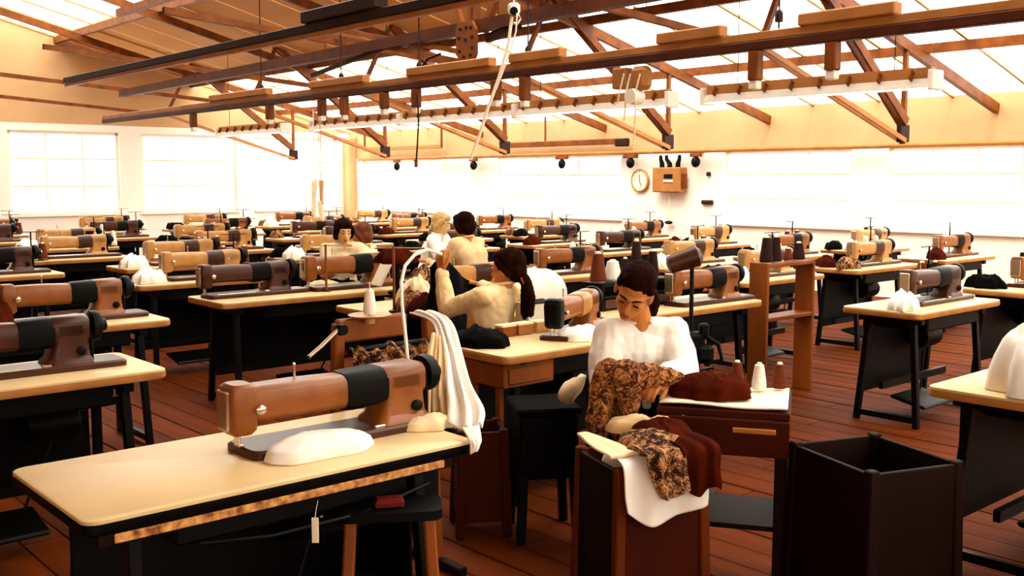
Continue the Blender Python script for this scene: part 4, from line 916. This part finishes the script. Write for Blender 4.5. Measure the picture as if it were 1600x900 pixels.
def stool_for(J, lb):
    c = J['pelvis']; t = thing('work_stool', lb, 'stool', (c.x, c.y, 0), TH, 'stools of the far workers'); z = max(c.z - .125, .2)
    G().lathe([(.02, z - .03), (.17, z - .03), (.17, z), (.02, z)], 18).build('seat', 'wood_dark', t)
    for k in range(4): a = k * PI / 2 + .4; G().bar((math.cos(a) * .12, math.sin(a) * .12, z - .02), (math.cos(a) * .17, math.sin(a) * .17, 0), .03, .03).build('leg', 'wood_dark', t, 0)
FAR = [(724, 352, 9.6, vang + .15, 'far worker with short dark hair in tan shirt seen from behind', 'tan_shirt', 'hair_dark', 'bob', 'skin', .1, 'stool under the far worker in the tan shirt'),
       (690, 350, 11.2, vang + PI + .5, 'far worker with pale hair and white clothes facing the camera', 'white_cloth', 'hair_blond', 'bob', 'skin_pale', .1, 'stool under the far worker with pale hair'),
       (537, 362, 10.0, vang + PI - .3, 'far worker with dark hair and white top at the left edge', 'cream_cloth', 'hair_dark', 'bob', 'skin_pale', .1, 'stool under the far worker at the left edge'),
       (565, 366, 10.6, vang + .6, 'far worker with bushy brown hair in front of the left window', 'cream_cloth', 'hair_brown', 'bob', 'skin', .1, 'stool under the far worker with bushy brown hair')]
for px, py, D, ang, lb, sh, hm, hk, sk, ln, slb in FAR:
    J = seated(px, py, D, ang, ln); person(lb, J, sh, 'black_cloth', hm, hk, sk, .011, face=True, wrin=.008, collar=True); stool_for(J, slb)

# ================================================================== THE REST OF THE WORKROOM
# ---- dark thread cones, tray and covered machine between the two women and the wall
c0 = at_y(960, 455, 6.6)
t7 = put(make_table('sewing_table', 'cream work table with thread cones behind the woman in white', 1.5, .55), W(5.35, 4.5), TH)
m7 = put(make_machine('sewing_machine', 'brown sewing machine right behind the shoulder of the woman in white', 'enamel', 'black'), W(5.72, 4.4, TZ), TH)
sh7 = thing('thread_shelf', 'low black shelf of thread cones behind the woman in white', 'shelf', W(5.12, 4.62, TZ), TH)
G().box((0, 0, .17), (.72, .2, .025), .004).build('top', 'black', sh7, 0); G().box((0, 0, .09), (.72, .2, .015), .004).build('middle', 'black_iron', sh7, 0); G().box((0, .09, .09), (.72, .012, .18)).build('back', 'black', sh7, 0)
for s in (-1, 1): G().box((s * .35, 0, .09), (.02, .2, .18), .003).build('side', 'black', sh7, 0)
for k in range(3): G().box((-.23 + .23 * k, -.09, .045), (.2, .02, .06), .004).build('drawer', 'enamel_dark', sh7, 0)
def cone_at(px, D, z, m, h, r, lb, grp='thread cones behind the woman in white'):
    c = at_y(px, 400, D); c.z = z; return put(make_cone('thread_cone', lb, m, grp, h, r), c)
ztop = TZ + .183
c = W(5.12, 4.62); Dk = c.y
for k, (du, m, h, r, lb) in enumerate(((-.3, 'thread_brown', .2, .055, 'brown thread cone at the left end of the black shelf'), (-.16, 'thread_white', .14, .06, 'fat white thread cone on the black shelf'), (-.04, 'thread_dark', .15, .035, 'small dark thread cone right of the fat white one'), (.07, 'thread_dark', .27, .045, 'tallest dark thread cone on the black shelf'), (.24, 'thread_dark', .19, .045, 'dark thread cone right of the tallest one'))):
    put(make_cone('thread_cone', lb, m, 'thread cones on the black shelf', h, r), W(5.12 + du, 4.62, ztop))
tr = thing('cone_rack', 'wooden rack of dark thread cones right of the seated woman', 'rack', W(6.62, 4.42, 0), TH)
G().box((0, 0, 1.0), (.62, .16, .03), .004).build('shelf_board', 'wood', tr, 0); G().box((0, 0, .6), (.62, .16, .03), .004).build('shelf_board', 'wood', tr, 0)
for s in (-1, 1): G().box((s * .3, 0, .51), (.03, .16, 1.02), .004).build('upright', 'wood', tr, 0)
for du, m, h, r, lb in ((-.22, 'thread_dark', .2, .05, 'leftmost dark thread cone on the wooden rack'), (-.1, 'thread_dark', .2, .045, 'second dark thread cone on the wooden rack'), (.06, 'thread_brown', .1, .035, 'short brown thread cone on the wooden rack'), (.2, 'thread_dark', .14, .05, 'rightmost dark thread cone on the wooden rack')):
    put(make_cone('thread_cone', lb, m, 'thread cones on the wooden rack', h, r), W(6.62 + du, 4.42, 1.016))
# white covered machine
cv = thing('machine_cover', 'white cloth cover over a machine left of the brown machine arm', 'cover', W(4.75, 4.75, 0), TH)
tcv = put(make_table('sewing_table', 'cream table under the white covered machine', 1.0, .5), W(4.55, 5.05), TH); cv.location = W(4.62, 5.0, TZ)
o = heap_geo(.26, .16, .24, 5.9, .12, 48, 18, .4, .35).build('cover_cloth', 'white_cloth', cv, 60); G().tube([(-.26, -.05, .02), (0, -.17, .03), (.26, -.04, .02)], .006, 6).build('hem_cord', 'cream_cloth', cv)
# hanging strips on the left edge
for k, (px, py, h, m, lb) in enumerate(((492, 310, .55, 'cream_cloth', 'tan cloth strip hanging beside the left edge of the window wall'), (502, 300, .35, 'gable_tan', 'short tan strip hanging next to the tan cloth strip'), (500, 330, .3, 'cream_cloth', 'lowest tan strip hanging by the left window'))):
    p = at_y(px, py, 15.0); tag(put(G().grid(lambda a, b: Vector(((-.04 + .08 * b) * (1 - .4 * a) + .03 * a * (k - 1), .012 * math.sin(b * 7), h / 2 - h * a)), 10, 6).tube([(0, 0, h / 2 - .02), (0, 0, h / 2 + 1.0)], .004, 5).build('hanging_strip', m, smooth=60, solid=.01), p), lb, 'strip', 'strips hanging at the left')

# ---- rows of tables with machines through the room
occupied = [(1.46, 2.87), (4.1, 5.69), (3.98, 6.86), (3.82, 3.95), (5.35, 4.5), (4.55, 5.05), (6.62, 4.42), (1.2, 4.75), (1.9, 6.35), (4.75, 1.7)]
people_uv = [UV(at_y(724, 352, 9.6)), UV(at_y(690, 350, 11.2)), UV(at_y(537, 362, 10.0)), UV(at_y(565, 366, 10.6)), UV(at_y(793, 420, 6.05)), UV(at_y(990, 458, 4.42))]
def sees(p, m=.04): return p.y > 1.5 and abs(p.x) < (.5 + m) * p.y
ft = make_table('sewing_table', 'cream sewing table in the far rows toward the windows', 1.2, .55, group='far sewing tables')
fms = [make_machine('sewing_machine', 'brown sewing machine on a table in the far rows', 'enamel', 'black', 'far brown sewing machines'), make_machine('sewing_machine', 'pale tan sewing machine on a table in the far rows', 'enamel_pale', 'enamel_dark', 'far pale sewing machines'), make_machine('sewing_machine', 'dark brown sewing machine on a table in the far rows', 'enamel_dark', 'black', 'far dark sewing machines')]
fs = make_stand('thread_stand', 'black thread stand on a table in the far rows', 'far thread stands', .36)
fcs = [make_cone('thread_cone', 'white thread cone on a stand in the far rows', 'thread_white', 'far white thread cones'), make_cone('thread_cone', 'brown thread cone on a stand in the far rows', 'thread_brown', 'far brown thread cones', .16, .045), make_cone('thread_cone', 'dark thread cone on a stand in the far rows', 'thread_dark', 'far dark thread cones', .15, .04)]
used = set()
def inst(o):
    if o.name in used: return copy_tree(o)
    used.add(o.name); return o
hm = [('white_cloth', 'white cloth heap on a far sewing table', 'white cloth heaps on far tables'), ('red_cloth', 'red brown cloth heap on a far sewing table', 'red brown cloth heaps on far tables'), ('black_cloth', 'black cloth heap on a far sewing table', 'black cloth heaps on far tables'), ('print_floral', 'printed cloth heap on a far sewing table', 'printed cloth heaps on far tables')]
heap_me = [heap_geo(.2, .13, .13, 20.0 + k, .3, 30, 10, .5).mesh('cloth_heap', hm[k % 4][0], 60) for k in range(4)]
rnd = random.Random(5)
ORD = ['first', 'second', 'third', 'fourth', 'fifth', 'sixth', 'seventh', 'eighth', 'ninth', 'tenth']
ROWS = [(2.2, 5.6, 'row nearest right edge'), (3.4, 6.8, 'second row from right edge'), (5.3, 7.6, 'third row from right edge'), (6.6, 6.4, 'row below the switch box'),
        (8.35, 2.0, 'first far left row'), (9.95, 2.5, 'second far left row'), (11.55, 2.0, 'third far left row'), (13.3, 2.5, 'fourth far left row'), (15.1, 2.0, 'fifth far left row'), (17.0, 2.5, 'row nearest left end wall')]
MK = ('brown', 'pale tan', 'dark brown'); CK = ('white', 'brown', 'dark')
for v, u, rn in ROWS:
    n = 0
    while u < 12.5:
        p = W(u, v)
        if sees(p, .02) and all((u - a[0]) ** 2 + (v - a[1]) ** 2 > .55 for a in people_uv) and all(abs(u - a) > 1.3 or abs(v - b) > .75 for a, b in occupied):
            occupied.append((u, v)); nn = ORD[n]; n += 1
            o = put(inst(ft), p, TH); o['label'] = '%s cream sewing table from the left in the %s' % (nn, rn)
            k = rnd.randrange(3); o = put(inst(fms[k]), W(u + .13, v - .02, TZ), TH); o['label'] = '%s sewing machine, %s from the left in the %s' % (MK[k], nn, rn)
            su, sv = u + .45, v + .2; o = put(inst(fs), W(su, sv, TZ), TH); o['label'] = '%s thread stand from the left in the %s' % (nn, rn)
            for s in (-1, 1): q = rnd.randrange(3); o = put(inst(fcs[q]), W(su + s * .1, sv, TZ + .1), TH); o['label'] = '%s cone %s on %s thread stand, %s' % (CK[q], 'left' if s < 0 else 'right', nn, rn)
            if rnd.random() < .8:
                q = rnd.randrange(4); o = bpy.data.objects.new('cloth_heap', heap_me[q]); COL.objects.link(o); put(o, W(u - .47, v - .1, TZ + .001), TH + .4 * rnd.random(), .75); tag(o, '%s cloth heap on the %s table from the left, %s' % (('white', 'red brown', 'black', 'printed')[q], nn, rn), 'cloth', hm[q][2])
            if rnd.random() < .6:
                q = (1, 2, 3)[rnd.randrange(3)]; o = bpy.data.objects.new('cloth_bundle', heap_me[q]); COL.objects.link(o); put(o, W(u - .46, v + .15, TZ + .001), TH + 2 * rnd.random(), .7); tag(o, 'small %s bundle at the back of the %s table, %s' % (('white', 'red brown', 'black', 'printed')[q], nn, rn), 'cloth', 'small cloth bundles on far tables')
        u += 1.75
# ---- what stands nearer at both sides
t8 = put(make_table('sewing_table', 'cream sewing table at the far left between the front rows', 1.3, .6), W(1.2, 4.75), TH)
put(make_machine('sewing_machine', 'dark brown sewing machine on the far left table', 'enamel_dark', 'black'), W(1.35, 4.75, TZ), TH)
t9 = put(make_table('sewing_table', 'cream sewing table behind the far left table', 1.3, .6), W(1.9, 6.35), TH)
put(make_machine('sewing_machine', 'brown sewing machine on the table behind the far left one', 'enamel', 'black'), W(2.1, 6.35, TZ), TH)
tag(put(heap_geo(.24, .18, .22, 31, .25, 40, 14).build('brown_cloth', 'red_cloth', smooth=60), W(1.45, 6.3, TZ + .002), .3), 'red brown cloth pile on the table at the far left', 'cloth')
tag(put(heap_geo(.24, .16, .2, 37, .25, 40, 14).build('black_cloth', 'black_cloth', smooth=60), W(.78, 4.72, TZ + .002), .3), 'black cloth pile on the far left table', 'cloth')
t10 = put(make_table('sewing_table', 'cream sewing table at the right side in front of the far rows', 1.4, .6), W(4.75, 1.7), TH)
put(make_machine('sewing_machine', 'brown sewing machine on the right side table', 'enamel', 'black'), W(5.0, 1.72, TZ), TH)
tag(put(heap_geo(.24, .2, .26, 41, .25, 44, 16).build('white_cloth', 'white_cloth', smooth=60), W(4.3, 1.62, TZ + .002), TH), 'big white cloth pile on the right side table', 'cloth')
crate('wooden_bin', 'red brown wooden bin below the right side table', *(W(3.75, 1.0).xy), TH, .5, .5, .6, 'wood_red', 'wood_dark')
tag(put(heap_geo(.22, .22, .18, 43, .2, 44, 16).build('cream_cloth_pile', 'cream_cloth', smooth=60), W(3.75, 1.0, .58), TH), 'cream cloth pile filling the red brown bin', 'cloth')
